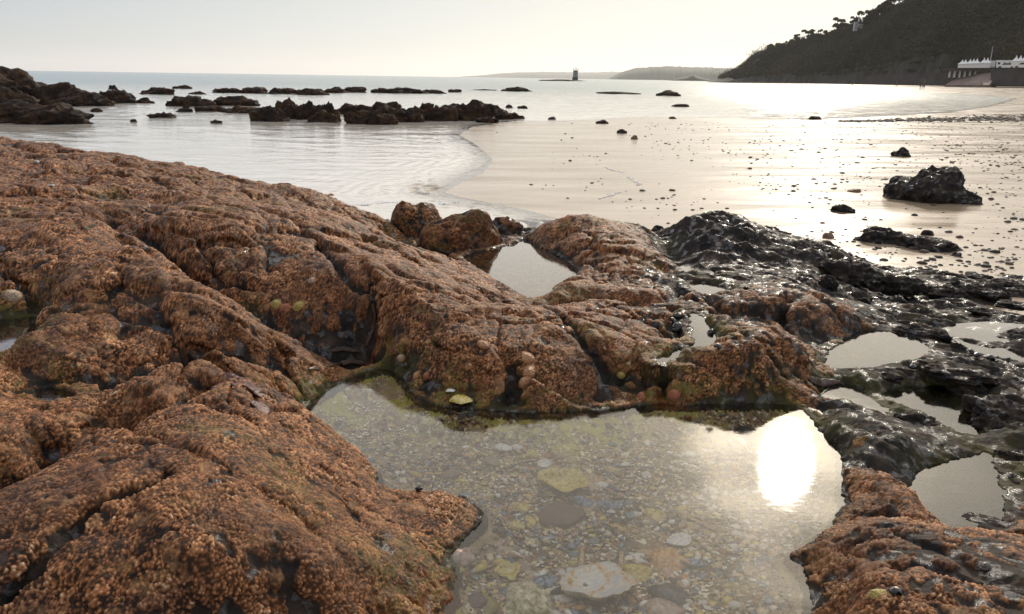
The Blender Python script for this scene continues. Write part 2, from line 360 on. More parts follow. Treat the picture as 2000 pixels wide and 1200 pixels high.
Q = 1.0
A0, A1, R0, R1 = math.radians(-47), math.radians(47), .55, 9.2
NA, NR = int(1350 * Q), int(1150 * Q)
az = np.linspace(A0, A1, NA); lr = np.linspace(math.log(R0), math.log(R1), NR)
def rbf(vals, c, reg):
    D = np.sqrt(((pts[:, None] - pts[None]) ** 2).sum(-1) + c * c)
    n = len(pts); A = np.zeros((n + 1, n + 1)); A[:n, :n] = -D - reg * np.eye(n) * 0 ; A[:n, :n] += -reg * np.eye(n) * -1 * 0
    A[:n, :n] = -D + reg * np.eye(n); A[n, :n] = 1; A[:n, n] = 1
    w = np.linalg.solve(A, np.append(vals, 0))
    ca, cl = np.linspace(A0, A1, 330), np.linspace(lr[0], lr[-1], 330)
    out = np.zeros((330, 330))
    for i in range(330):
        d = np.sqrt((ca[:, None] - pts[None, :, 0]) ** 2 + (cl[i] - pts[None, :, 1]) ** 2 + c * c)
        out[i] = -d @ w[:n] + w[n]
    # up to the fine grid
    t = np.stack([np.interp(az, ca, out[i]) for i in range(330)])
    fi = np.interp(lr, cl, np.arange(330)); i0 = np.clip(fi.astype(int), 0, 328); f = (fi - i0)[:, None]
    return t[i0] * (1 - f) + t[i0 + 1] * f
H = rbf(zs, .018, .004)
CR = np.clip(rbf(cv, .03, .02), 0, 1)
AZ, LR = np.meshgrid(az, lr)
RR = np.exp(LR); X = (np.sin(AZ) * RR); Y = (np.cos(AZ) * RR)
# ledge number of each point: nearest mark, wandering edge
wa = .02 * fbm(X * 4, Y * 4, 0, 3, 91); wb = .02 * fbm(X * 4, Y * 4, 5, 3, 92)
TG = np.zeros(H.shape, np.int16); best = np.full(H.shape, 9.0, np.float32)
a32, l32 = (AZ + wa).astype(np.float32), (LR + wb).astype(np.float32)
for (pa, plr), tg in zip(pts.astype(np.float32), tags):
    d = (a32 - pa) ** 2 + (l32 - plr) ** 2; c = d < best; best[c] = d[c]; TG[c] = tg

# the lie of the rock: lumps under the crust, jagged fins where it is bare
soft = sstep(.25, .7, CR)
lump = .018 * fbm(X * 3.2, Y * 3.2, 0, 3, 1)
c30, s30 = math.cos(.75), math.sin(.75)
U, Vv = X * c30 - Y * s30, X * s30 + Y * c30
wu = U + .06 * fbm(X * 5, Y * 5, 3, 3, 21); wv = Vv + .06 * fbm(X * 5, Y * 5, 7, 3, 22)
jag = .045 * (ridged(wu * 2.6, wv * 6.5, 0, 5, 31) - .55) + .013 * fbm(wu * 12, wv * 30, 0, 4, 33) + .012 * (ridged(X * 14, Y * 14, 4, 3, 35) - .5)
bw = .05 * fbm(X * 6, Y * 6, 1, 3, 23)
f1_, f2_, bid = worley((U + bw) * 2.4, (Vv + bw) * 4.4, 0 * X, 27); f3_, f4_, bid2 = worley((U + bw) * 7, (Vv - bw) * 10, 0 * X + 5, 28)
edge = sstep(.0, .16, f2_ - f1_); edge2 = sstep(0, .2, f4_ - f3_); part_ = sstep(-.2, .15, gnoise(X * 2.1, Y * 2.1, 4, 29))
bs = .40 + .60 * sstep(1.3, 2.2, RR); part_ = part_ * bs
lump = lump + .045 * bs * (bid - .5) * edge - .030 * (1 - edge) * part_
lump = lump + sstep(3.2, 5.5, RR) * (.035 * fbm(X * 2.6, Y * 2.6, 3, 4, 15) + .03 * (np.abs(gnoise(X * 4.5, Y * 4.5, 1, 16)) * -2 + .4))
sw = wv * 5.2 + .9 * fbm(X * 2.2, Y * 2.2, 3, 3, 37); fin = sw - np.floor(sw); fin = np.where(fin < .86, fin / .86, (1 - fin) / .14) 
sw2 = wv * 13 + 1.2 * fbm(X * 5, Y * 5, 8, 3, 38); fin2 = sw2 - np.floor(sw2); fin2 = np.where(fin2 < .8, fin2 / .8, (1 - fin2) / .2)
jag = .6 * jag + (.048 * (fin - .45) + .014 * (fin2 - .4)) * sstep(-.35, .25, gnoise(X * 3, Y * 3, 2, 39))
H = H + soft * lump + (1 - soft) * jag * np.clip(RR / 2.4, .45, 1.25)
# clefts
def cleft(px, z, width, depth):
    global H
    P = np.array([at_z(a, b, z_) for (a, b), z_ in zip(px, z if isinstance(z, (list, tuple)) else [z] * len(px))])
    d = np.full(H.shape, 9.0)
    m = (X > P[:, 0].min() - .3) & (X < P[:, 0].max() + .3) & (Y > P[:, 1].min() - .3) & (Y < P[:, 1].max() + .3)
    x, y = X[m] + .02 * fbm(X[m] * 12, Y[m] * 12, 0, 2, 44), Y[m] + .02 * fbm(X[m] * 12, Y[m] * 12, 9, 2, 45)
    dm = np.full(x.shape, 9.0)
    for (ax, ay), (bx, by) in zip(P[:-1], P[1:]):
        ex, ey = bx - ax, by - ay; tt = np.clip(((x - ax) * ex + (y - ay) * ey) / (ex * ex + ey * ey + 1e-9), 0, 1)
        dm = np.minimum(dm, np.hypot(x - ax - tt * ex, y - ay - tt * ey))
    d[m] = dm
    H -= depth * np.exp(-(d / width) ** 2)
    return d
crk = []
crk.append(cleft([(30, 1130), (130, 1060), (210, 1010), (285, 985), (320, 950)], .40, .014, .035))
crk.append(cleft([(728, 560), (735, 610), (722, 660), (735, 700)], [.36, .30, .22, .17], .02, .05))
crk.append(cleft([(1292, 700), (1296, 740), (1296, 785)], [.24, .2, .16], .018, .05))
crk.append(cleft([(1385, 650), (1460, 690), (1530, 745)], [.25, .25, .19], .016, .05))
crk.append(cleft([(1530, 590), (1528, 620), (1540, 650)], [.25, .21, .17], .016, .06))
crk.append(cleft([(1000, 700), (1010, 740), (990, 790)], [.265, .21, .16], .015, .03))
crk.append(cleft([(170, 430), (230, 440), (280, 460), (420, 590)], [.5, .5, .45, .33], .03, .05))
crk.append(cleft([(1060, 610), (1130, 650), (1190, 700), (1240, 720)], [.25, .3, .26, .22], .016, .03))
crk.append(cleft([(1090, 470), (1120, 500), (1110, 525)], [.24, .22, .19], .02, .04))
crk.append(cleft([(620, 470), (655, 510), (690, 540), (720, 560)], [.44, .41, .38, .35], .02, .03))
CRK = np.min(crk, 0)
cleft([(-120, 1010), (0, 950), (100, 900), (200, 860), (300, 830), (400, 765)], [.33, .33, .33, .32, .33, .34], .055, .075)
cleft([(470, 735), (540, 750), (590, 770)], [.32, .26, .2], .05, .06)
cleft([(-60, 790), (60, 775), (150, 765), (260, 730), (330, 705)], [.34, .34, .34, .35, .37], .05, .045)
cleft([(330, 690), (420, 690), (500, 700), (580, 712)], [.37, .34, .30, .24], .04, .05)
cleft([(200, 452), (300, 505), (380, 555), (450, 592), (520, 612), (620, 650), (700, 690)], [.42, .40, .35, .31, .28, .23, .16], .075, .07)
cleft([(0, 345), (120, 350), (250, 385), (330, 400)], [.53, .53, .51, .47], .10, .035)
cleft([(760, 440), (800, 470), (850, 495), (910, 505)], [.22, .2, .17, .16], .10, .10)
cleft([(1060, 600), (1150, 590), (1230, 600), (1300, 590), (1340, 560)], [.21, .21, .22, .22, .21], .06, .05)
cleft([(1250, 470), (1290, 480), (1320, 510), (1360, 530)], [.1, .16, .19, .2], .10, .07)


# rock pools: traced water lines
POOLS = [
 ('main', ZP, .075, .07, [(600,790),(640,765),(690,737),(730,723),(770,722),(785,745),(800,765),(830,785),(880,795),(940,800),(1000,805),(1080,805),(1140,805),(1200,800),(1260,793),(1290,785),(1310,790),(1400,792),(1480,788),(1540,790),(1565,797),(1585,820),(1610,850),(1640,880),(1650,905),(1645,940),(1655,970),(1640,1005),(1610,1045),(1580,1065),(1535,1085),(1575,1110),(1590,1150),(1580,1200),(1570,1300),(900,1300),(870,1200),(885,1150),(885,1120),(872,1080),(900,1055),(950,1010),(925,978),(870,965),(820,958),(780,965),(745,950),(735,920),(700,890),(650,865),(618,840),(608,815)]),
 ('upper', .17, .07, .05, [(895,500),(940,490),(1000,480),(1030,465),(1045,482),(1095,500),(1120,520),(1128,540),(1105,550),(1085,560),(1075,585),(1045,588),(1018,578),(990,558),(955,540),(920,515)]),
 ('right', .13, .05, .06, [(1605,690),(1640,665),(1680,645),(1740,648),(1800,660),(1815,690),(1790,715),(1720,720),(1650,722),(1605,722)]),
 ('slot', .13, .04, .05, [(1570,768),(1620,752),(1680,757),(1735,795),(1715,812),(1650,798),(1600,778)]),
 ('bend', .13, .05, .06, [(1722,768),(1790,752),(1840,747),(1880,782),(1915,825),(1925,850),(1880,850),(1820,820),(1760,790)]),
 ('low', .13, .05, .06, [(1800,905),(1850,895),(1920,880),(1960,895),(1950,930),(1965,960),(1940,990),(1955,1020),(1870,1045),(1830,1030),(1800,990),(1775,950)]),
 ('cup', .205, .03, .04, [(1340,556),(1385,552),(1435,568),(1425,580),(1375,577)]),
 ('top', .24, .03, .04, [(1345,612),(1372,615),(1392,650),(1402,678),(1380,692),(1345,690),(1362,660)]),
 ('nick', .235, .03, .03, [(1278,706),(1300,692),(1335,680),(1310,708)]),
 ('left', .385, .05, .04, [(-60,632),(40,622),(95,615),(70,645),(25,688),(-60,705)]),
 ('gully', .345, .04, .03, [(60,775),(80,755),(155,765),(110,792)]),
]
def lookup(F, x, y):
    a = np.arctan2(x, y); l = np.log(np.hypot(x, y))
    i = np.clip((l - lr[0]) / (lr[-1] - lr[0]) * (NR - 1), 0, NR - 1.001); j = np.clip((a - A0) / (A1 - A0) * (NA - 1), 0, NA - 1.001)
    i0 = i.astype(int); j0 = j.astype(int); fi = i - i0; fj = j - j0
    return (F[i0, j0] * (1 - fi) * (1 - fj) + F[i0 + 1, j0] * fi * (1 - fj) + F[i0, j0 + 1] * (1 - fi) * fj + F[i0 + 1, j0 + 1] * fi * fj)
WET = np.full(H.shape, 1.0, np.float32)      # distance to the nearest water line
BEDM = np.zeros(H.shape, bool)
pool_polys = {}
rag = .008 * fbm(X * 40, Y * 40, 3, 3, 63) + .012 * fbm(X * 14, Y * 14, 3, 3, 61) + .02 * fbm(X * 4, Y * 4, 6, 2, 62)
for nme, lvl, dep, w, px in POOLS:
    P = smooth_poly(np.array([at_z(a, b, lvl) for a, b in px]), 2); pool_polys[nme] = (P, lvl)
    m = (X > P[:, 0].min() - .4) & (X < P[:, 0].max() + .4) & (Y > P[:, 1].min() - .4) & (Y < P[:, 1].max() + .4)
    d = poly_sd(X[m], Y[m], P) + rag[m] * (1.0 if nme in ('main', 'upper') else 1.7)
    h = H[m]
    out = np.where(h > lvl, lvl + (h - lvl) * (1 - np.exp(-np.maximum(d, 0) / (w * .55))), h)
    out = np.maximum(out, lvl + .003 * sstep(.05, .02, d) + .004 * gnoise(X[m] * 50, Y[m] * 50, 1, 72) * sstep(.0, .01, d) - 9 * (d > .05))
    inn = lvl - .004 - dep * (1 - np.exp(-np.maximum(-d, 0) / w)) + .006 * fbm(X[m] * 9, Y[m] * 9, 2, 3, 71) * sstep(0, .06, -d)
    far = sstep(.22, .38, d)
    new = np.where(d > 0, out * (1 - far) + h * far, inn)
    H[m] = new
    wm = WET[m]; WET[m] = np.minimum(wm, np.abs(d)); 
    if nme in ('main',): b = BEDM[m]; b |= d < -.012; BEDM[m] = b

# what grows where, with some shade of the hollows put into the colour
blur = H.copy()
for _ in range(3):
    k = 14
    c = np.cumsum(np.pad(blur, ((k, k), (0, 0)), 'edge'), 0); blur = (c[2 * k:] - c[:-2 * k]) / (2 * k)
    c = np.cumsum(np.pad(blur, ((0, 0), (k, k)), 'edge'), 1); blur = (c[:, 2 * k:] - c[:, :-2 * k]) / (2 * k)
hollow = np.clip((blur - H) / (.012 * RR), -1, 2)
n1 = fbm(X * 9, Y * 9, 4, 4, 101); n2 = fbm(X * 30, Y * 30, 4, 3, 103); n3 = fbm(X * 1.7, Y * 1.7, 3, 3, 107)
CR = CR * (1 - .45 * np.maximum(sstep(.34, .1, np.hypot(X - at_z(1960, 1090, .27)[0], Y - at_z(1960, 1090, .27)[1])), 0))
cr_ = CR * 1.15 - .36 + .62 * n1 * (1.2 - .4 * CR) + .80 * n2 - .52 * np.clip(hollow, 0, 1.5) + .10 * n3  # hollows go bare, more strongly than growth alone, to paint in their shade
cr_ -= .75 * sstep(.028, .0, CRK) + .8 * sstep(.0, -.02, WET - .012 - .03 * np.clip(gnoise(X * 11, Y * 11, 6, 109) + .25, 0, 1))
cr_ -= .45 * (1 - sstep(.0, .07, f2_ - f1_)) * part_ 
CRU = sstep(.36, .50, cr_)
yel = np.where(BEDM, .15 + .85 * sstep(1.75, 2.15, RR + .25 * n3), sstep(2.0, 2.25, RR + .1 * n1) * sstep(3.2, 2.8, RR) * .85 + .12)
OLV = np.clip(1.0 * sstep(.10, .0, WET) * sstep(-.25, .15, fbm(X * 9, Y * 9, 2, 3, 115)) * yel + np.where(BEDM, 1, .35) * yel * sstep(.30, .0, WET) * sstep(-.10, .30, fbm(X * 7, Y * 7, 8, 4, 111)) + .4 * sstep(.22, .45, fbm(X * 2.6, Y * 2.6, 5, 3, 113)), 0, 1)
def near(px, z, rad):
    x, y = at_z(px[0], px[1], z); return sstep(rad, rad * .4, np.hypot(X - x, Y - y))
nz_ = sstep(-.25, .15, fbm(X * 18, Y * 18, 2, 3, 121))
AMB = np.maximum.reduce([near((850, 1150), .18, .11), near((800, 1195), .19, .10), near((735, 640), .25, .05) , near((728, 670), .2, .05), near((1285, 775), .165, .05), near((1330, 785), .16, .05)]) * nz_
CRU = CRU * (1 - .55 * AMB * sstep(-.05, .1, n2))
AMB = AMB * (1 - CRU)
CRU[BEDM] = 0
# rows move closer together where the rock is steep, so that its texture does not stretch
HB = H.copy()
NR2 = int(1500 * Q)
dl = np.diff(H, axis=0) / RR[1:]; dr_ = np.diff(LR, axis=0)
cdf = np.vstack([np.zeros((1, NA)), np.cumsum(np.sqrt(dr_ ** 2 + (1.5 * dl) ** 2), 0)]); cdf /= cdf[-1:]
k = 15; pad = np.pad(cdf, ((0, 0), (k, k)), 'edge'); c = np.cumsum(np.pad(pad, ((0, 0), (1, 0))), 1); cdf = (c[:, 2 * k + 1:] - c[:, :-2 * k - 1]) / (2 * k + 1)
q_ = np.linspace(0, 1, NR2); FI = np.stack([np.interp(q_, cdf[:, j], np.arange(NR)) for j in range(NA)], 1)
I0 = np.clip(FI.astype(int), 0, NR - 2); FF = FI - I0; J_ = np.arange(NA)[None]
def rows(A): return A[I0, J_] * (1 - FF) + A[I0 + 1, J_] * FF
H, CRU, OLV, AMB, WET2, LR = [rows(A) for A in (H, CRU, OLV, AMB, WET, LR)]
BEDM = BEDM[np.rint(FI).astype(int), J_]; TG = TG[np.rint(FI).astype(int), J_]
RR = np.exp(LR); AZ = np.broadcast_to(az[None], LR.shape); X = np.sin(AZ) * RR; Y = np.cos(AZ) * RR
# displacement along the surface normal: beads of barnacle and mussel spat, in clumps
def normals(X, Y, Z):
    du = np.stack([np.gradient(a, axis=1) for a in (X, Y, Z)], -1); dv = np.stack([np.gradient(a, axis=0) for a in (X, Y, Z)], -1)
    n = np.cross(du, dv); n /= np.linalg.norm(n, axis=-1, keepdims=True) + 1e-12
    return np.where(n[..., 2:3] < 0, -n, n)
NN = normals(X, Y, H)
V = np.stack([X, Y, H], -1)
CELL = np.full(H.shape, .5, np.float32)
def encrust(V, NN, cru, bead=.0050, amp=.0026):
    """raise beads on points V (n x 3) with normals NN; returns new points and the cell shade"""
    m = cru > .02; p = V[m]
    cell = np.full(len(V), .5, np.float32)
    f1, f2, idv = worley(p[:, 0] / bead, p[:, 1] / bead, p[:, 2] / bead, 3)
    g1, g2, gid = worley(p[:, 0] / .017, p[:, 1] / .017, p[:, 2] / .017, 5)
    vary = .45 + .9 * sstep(-.3, .35, fbm(p[:, 0] * 11, p[:, 1] * 11, p[:, 2] * 11, 3, 77))
    hgt = amp * np.clip(1 - (f1 / .62) ** 2, -.3, 1) * (.35 + 1.1 * idv) * (idv > .16) * vary + .0019 * vary * np.clip(1 - (g1 / .7) ** 2, -.2, 1)
    cell[m] = np.clip((.50 * idv + .30 * gid + .85 * (.36 - f1) + .10) * (.35 + .65 * (idv > .16)) * (.72 + .38 * vary), 0, 1)
    out = V.copy(); out[m] += NN[m] * (hgt * cru[m] + .004 * cru[m])[:, None]
    return out, cell
V = V.reshape(-1, 3); NNf = NN.reshape(-1, 3)
# knobs and joints of the crusted rock, raised along its normal so that steep faces carry them too
WT = (sstep(.01, .07, WET2) * (RR > .7)).ravel() * np.clip(sstep(.25, .7, rows(CR)), 0, 1).ravel()
kx, ky, kz = V.T; f3_, f4_, bid2 = worley(kx * 7.5 + 1.2 * gnoise(kx * 5, ky * 5, kz * 5, 24), ky * 7.5 + 1.2 * gnoise(kx * 5, ky * 5, kz * 5, 25), kz * 9, 28)
e2 = sstep(0, .2, f4_ - f3_); pt = sstep(-.2, .15, gnoise(kx * 2.1, ky * 2.1, kz * 2.1, 29)) * (.45 + .55 * sstep(1.3, 2.2, RR)).ravel()
kn = .010 * (np.abs(gnoise(kx * 8, ky * 8, kz * 8, 5)) * -2 + .5) + .007 * fbm(kx * 17, ky * 17, kz * 17, 3, 9) + pt * (.012 * (bid2 - .5) * e2 - .010 * (1 - e2))
V = V + NNf * (kn * WT)[:, None]
NNf = normals(*[V[:, i].reshape(H.shape) for i in range(3)]).reshape(-1, 3)
V, CELLf = encrust(V, NNf, CRU.ravel())
# fine roughness of the bare rock
bare = (1 - CRU.ravel()) * (~BEDM.ravel())
p = V
V = V + NNf * (bare * (.0022 * ridged(p[:, 0] * 22, p[:, 1] * 34, p[:, 2] * 34, 3, 131) - .001))[:, None]
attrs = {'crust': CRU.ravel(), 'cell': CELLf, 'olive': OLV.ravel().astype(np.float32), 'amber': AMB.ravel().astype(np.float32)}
FQ = grid_faces(NR2, NA)
ftag = TG.ravel()[FQ[:, 0]]; fbed = BEDM.ravel()[FQ].all(1)
zmax = V[:, 2][FQ].max(1)
keepz = zmax > -.12
LEDGE = {
 'front': 'big orange-brown barnacle-crusted rock sloping down to the left side of the shell pool',
 'mid': 'narrow crusted rock rib behind the big left foreground slope, above a dark wet gully',
 'mound': 'small pointed crusted rock mound beside the dark puddles at the left edge',
 'spine': 'long diagonal crusted rock spine running from the left edge down towards the shell pool',
 'step': 'crusted rock step with a steep shaded face above the gully behind the diagonal spine',
 'plateau': 'broad flat crusted rock shelf running back to the calm sea inlet on the left',
 'ridge': 'wide crusted rock ridge with limpets and green weed along the back of the shell pool',
 'lump': 'rounded brown rock block standing over the right part of the shell pool',
 'knob': 'rounded crusted knob just behind the brown block at the back of the shell pool',
 'post': 'dark footed rock stub at the left end of the grey right-hand pool',
 'shelf': 'wet rock shelf with silver puddles and black snails behind the pool ridge',
 'islet': 'low crusted rock hump on the right bank of the upper triangular pool',
 'hump': 'rounded brown rock between the upper triangular pool and the sea',
 'black': 'jagged black wet crag rising at the edge of the bright sand',
 'flat': 'glistening low wet rock apron below the black crag',
 'block': 'pair of brown crusted blocks at the back of the grey right-hand pool',
 'bar': 'thin black rock bar between two grey pools, reflected in the water',
 'field': 'field of jagged black wet rock along the right edge',
 'diag': 'dark rock rib with a patch of orange crust between the sunlit and grey pools',
 'slab': 'smooth black rock slab between the grey pools',
 'corner': 'orange-brown crusted rock in the bottom right corner beside the sun glare',
 'row': 'row of low black rocks at the far right where rock meets sand',
 'gap': 'dark wet rock sill where the upper pool meets the sea',
}
for k, nme in enumerate(names):
    keep = (ftag == k) & ~fbed & keepz
    if not keep.any(): continue
    v, f, at = sub_mesh(V, FQ, keep, attrs)
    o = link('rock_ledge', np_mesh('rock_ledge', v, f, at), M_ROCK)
    tag(o, LEDGE[nme], 'rock', 'rock ledges of the foreshore')
v, f, at = sub_mesh(V, FQ, fbed, attrs)
tag(link('pool_bed', np_mesh('pool_bed', v, f, at), M_BED), 'bed of shell grit and gravel under the clear pool', kind='structure')
HV = HB + .002
pool_polys['flood'] = (smooth_poly(np.array([at_z(a, b, .122) for a, b in [(1825,655),(1900,630),(2040,640),(2300,700),(2300,1000),(2060,1010),(1975,985),(1968,900),(1945,850),(1920,815),(1885,775),(1850,735),(1822,700)]]), 1), .122)
pool_polys['apron'] = (smooth_poly(np.array([at_z(a, b, .197) for a, b in [(1330,520),(1400,512),(1470,525),(1540,550),(1520,566),(1450,556),(1390,548),(1340,545)]]), 1), .197)
for nme, (P, lvl) in pool_polys.items():
    c = P.mean(0); d = P - c
    n = len(P); tg_ = np.roll(P, -1, 0) - np.roll(P, 1, 0); nrm = np.stack([tg_[:, 1], -tg_[:, 0]], 1); nrm /= np.linalg.norm(nrm, axis=1, keepdims=True) + 1e-9
    area = .5 * np.sum(P[:, 0] * np.roll(P[:, 1], -1) - np.roll(P[:, 0], -1) * P[:, 1])
    if area < 0: nrm = -nrm
    E = P + nrm * (.05 if nme in ('main', 'upper') else .03)
    bm = bmesh.new(); vs = [bm.verts.new((a, b, lvl)) for a, b in E]
    fc = bm.faces.new(vs); bm.normal_update()
    if fc.normal.z < 0: fc.normal_flip()
    bmesh.ops.triangulate(bm, faces=bm.faces[:])
    me = bpy.data.meshes.new('pool_water'); bm.to_mesh(me); bm.free()
    tag(link('pool_water', me, M_POOL), 'still rock pool water', kind='structure')

# ------------------------------------------------------------------ sand and sea
LAND = [(1200,470),(1100,434),(1020,413),(940,397),(880,385),(850,376),(880,360),(930,336),(955,312),(930,290),(890,262),(920,247),(1000,237),(1100,237),(1240,230),(1400,231),(1560,234),(1700,228),(1850,220),(1940,207),(1985,193),(1930,187),(1850,183),(1760,178),(1700,174),(1650,171),(1560,167.5),(1480,165),(1400,162)]
LP = [at_z(a, b, 0) for a, b in LAND]
LP = np.array(LP + [(700 * math.sin(.5), 700 * math.cos(.5)), (600, 300), (500, -20), (.6, -20), (.6, 3.0)])
def shore_sd(x, y): return -poly_sd(x, y, LP)
def sand_z(x, y):
    d = shore_sd(x, y) + .24 * np.clip(np.hypot(x, y) / 8, .3, 6) * fbm(x * .9, y * .9, 0, 4, 201)
    z = np.where(d > 0, np.where(d < 60, d * .014, .84 + (np.minimum(d, 200) - 60) * .009), d * .04)
    z = np.clip(z, -1.5, 1.9)
    return z + .006 * fbm(x * .8, y * 2.2, 0, 3, 203) * sstep(-.5, 1, d) - .004
def polar(a0, a1, na, rings):
    a = np.linspace(a0, a1, na); r = np.concatenate(rings); A, R = np.meshgrid(a, r); return np.sin(A) * R, np.cos(A) * R, R
gx, gy, gr = polar(-1.75, 1.75, 700, [np.geomspace(.4, 4, 30)[:-1], np.geomspace(4, 60, 520)[:-1], np.geomspace(60, 4200, 110)])
gz = sand_z(gx, gy)
tag(link('beach_sand', np_mesh('beach_sand', np.stack([gx, gy, gz], -1).reshape(-1, 3), grid_faces(*gx.shape)), M_SAND), 'wet sandy foreshore', kind='structure')
gx, gy, gr = polar(-1.6, 1.1, 850, [np.geomspace(4.0, 14, 430)[:-1], np.geomspace(14, 220, 330)[:-1], np.geomspace(220, 3700, 80)])
d = -shore_sd(gx, gy)                 # distance off shore
ph = d + .26 * fbm(gx * 1.1, gy * 1.1, 0, 4, 211)
env = np.exp(-np.abs(d - .25) / .5) * sstep(-.1, .05, d) * sstep(26, 10, gr) 
wz = env * (.026 * np.sin(ph * 2 * math.pi / .19) * np.clip(.25 + 2.2 * gnoise(gx * 1.6, gy * 1.6, 0, 213), 0, 1.3) + .014 * gnoise(gx * 14, gy * 14, 0, 214))
amp = np.interp(gr, [4, 7, 12, 25, 60, 170], [.004, .005, .008, .034, .05, .0])
wz += amp * fbm(gx * np.interp(gr, [6, 25], [2.0, .9]), gy * np.interp(gr, [6, 25], [4.6, 2.1]), 0, 3, 215) * sstep(.0, .6, d)
wz = wz * sstep(-.25, .12, d) - .12 * sstep(.02, .6, -d)
tag(link('sea_water', np_mesh('sea_water', np.stack([gx, gy, wz], -1).reshape(-1, 3), grid_faces(*gx.shape), {'deep': sstep(-.2, .45, d)}), M_SEA), 'sea', kind='structure')
# ------------------------------------------------------------------ loose rocks, reefs
_ico = {}
def ico(n):
    if n not in _ico:
        bm = bmesh.new(); bmesh.ops.create_icosphere(bm, subdivisions=n, radius=1.0)
        v = np.array([p.co[:] for p in bm.verts]); f = np.array([[q.index for q in p.verts] for p in bm.faces]); bm.free(); _ico[n] = (v, f)
    return _ico[n]
def vnormals(v, f):
    n = np.zeros_like(v); a = np.cross(v[f[:, 1]] - v[f[:, 0]], v[f[:, 2]] - v[f[:, 0]])
    for i in range(3): np.add.at(n, f[:, i], a)
    return n / (np.linalg.norm(n, axis=1, keepdims=True) + 1e-12)
def blob(sx, sy, sz, seed, n=4, rough=.3, fine=.06, lobes=0, flat=.35, peaks=0):
    """unit-ball rock shape: big lopsided lobes, crags, then scaled; bottom at z = -flat*sz"""
    v, f = ico(n); v = v.copy(); o = seed * 7.31
    r = 1 + rough * fbm(v[:, 0] * 1.1 + o, v[:, 1] * 1.1, v[:, 2] * 1.1, 2, seed) * 1.5 + rough * .75 * (ridged(v[:, 0] * 1.9 + o, v[:, 1] * 1.9, v[:, 2] * 1.9, 5, seed + 3) - .5) + fine * fbm(v[:, 0] * 7 + o, v[:, 1] * 7, v[:, 2] * 7, 3, seed + 5)
    v *= r[:, None]
    if lobes:
        k = .22 * lobes * np.sin(v[:, 0] * 4.2 + seed) * np.clip(v[:, 2], 0, 1); v[:, 2] += k
    if peaks:
        pk = ridged(v[:, 0] * 2.6 + o, v[:, 1] * 1.6, 0 * v[:, 0], 4, seed + 9); v[:, 2] *= np.where(v[:, 2] > 0, np.clip(.55 + peaks * pk, .2, 1.3), 1)
    v[:, 2] = np.where(v[:, 2] < -flat, -flat - (v[:, 2] + flat) * -.15, v[:, 2])
    top = v[:, 2].max(); v[:, 2] = v[:, 2] / top
    v[:, 0] /= (v[:, 0].max() - v[:, 0].min()) / 2; v[:, 1] /= (v[:, 1].max() - v[:, 1].min()) / 2
    v[:, 0] -= (v[:, 0].max() + v[:, 0].min()) / 2
    return v * np.array([sx, sy, sz]), f
def put_rock(name, xl, xr, yt, yb, label, group=None, z=0.0, mat=None, seed=1, n=4, rough=.3, fine=.06, depth=.75, lobes=0, cat='rock', crusted=None, peaks=0, widen=1.03):
    x0, y0 = at_z(xl, yb, z); x1, y1 = at_z(xr, yb, z)
    w = math.hypot(x1 - x0, y1 - y0) / 2; cx, cy = (x0 + x1) / 2, (y0 + y1) / 2
    r0 = math.hypot(cx, cy); dd = w * depth; r1 = r0 + dd * .7
    zt = at_r((xl + xr) / 2, yt, r1).z; h = max(zt - z, .01)
    v, f = blob(w * widen, dd, h, seed, n, rough, fine, lobes, .35, peaks)
    a = math.atan2(cx, cy); ca, sa = math.cos(-a), math.sin(-a)
    P = np.stack([v[:, 0] * ca - v[:, 1] * sa, v[:, 0] * sa + v[:, 1] * ca, v[:, 2]], 1)
    loc = np.array([cx * r1 / r0, cy * r1 / r0, z])
    if crusted is not None:
        Wp = P + loc; nn = vnormals(Wp, f)
        cr_ = crusted - .30 + .9 * fbm(Wp[:, 0] * 9, Wp[:, 1] * 9, Wp[:, 2] * 9, 4, 101) + .5 * fbm(Wp[:, 0] * 30, Wp[:, 1] * 30, Wp[:, 2] * 30, 2, 103)
        cru = sstep(.30, .5, cr_) * sstep(z + .0, z + .07, Wp[:, 2])
        Wp, cell = encrust(Wp, nn, cru); P = Wp - loc
        at = {'crust': cru, 'cell': cell, 'olive': .3 * sstep(0, .3, fbm(Wp[:, 0] * 7, Wp[:, 1] * 7, Wp[:, 2] * 7, 3, 111)), 'amber': cru * 0}
    else: at = {}
    o = link(name, np_mesh(name, P, f, at), mat or M_REEF); o.location = loc
    return tag(o, label, cat, group)

t = NT('reef_rock')
n1_ = t.noise(1.6, 5)
cr1 = t.ramp(t.noise(7, 6, .65), [(.32, (.012, .008, .006)), (.5, (.045, .025, .014)), (.68, (.10, .052, .026)), (.8, (.17, .11, .07))])
base = t.mix(t.fr(n1_, .45, .6, 0, .8), cr1, (.016, .014, .013))
M_REEF = t.set(Base_Color=base, Roughness=t.fr(t.noise(4, 3), .3, .7, .5, .9), Normal=t.bump(t.noise(9, 6, .68), 1.0, .10), Specular_IOR_Level=.12)
t = NT('wet_black_rock')
M_BLACK = t.set(Base_Color=t.ramp(t.noise(14, 6), [(.3, (.008, .008, .009)), (.55, (.032, .025, .020)), (.75, (.085, .062, .044))]), Roughness=t.fr(t.noise(24, 4), .54, .64, .75, .16), Specular_IOR_Level=t.fr(t.noise(24, 4), .55, .64, .08, .7), Normal=t.bump(t.noise(40, 7, .68), .9, .014))

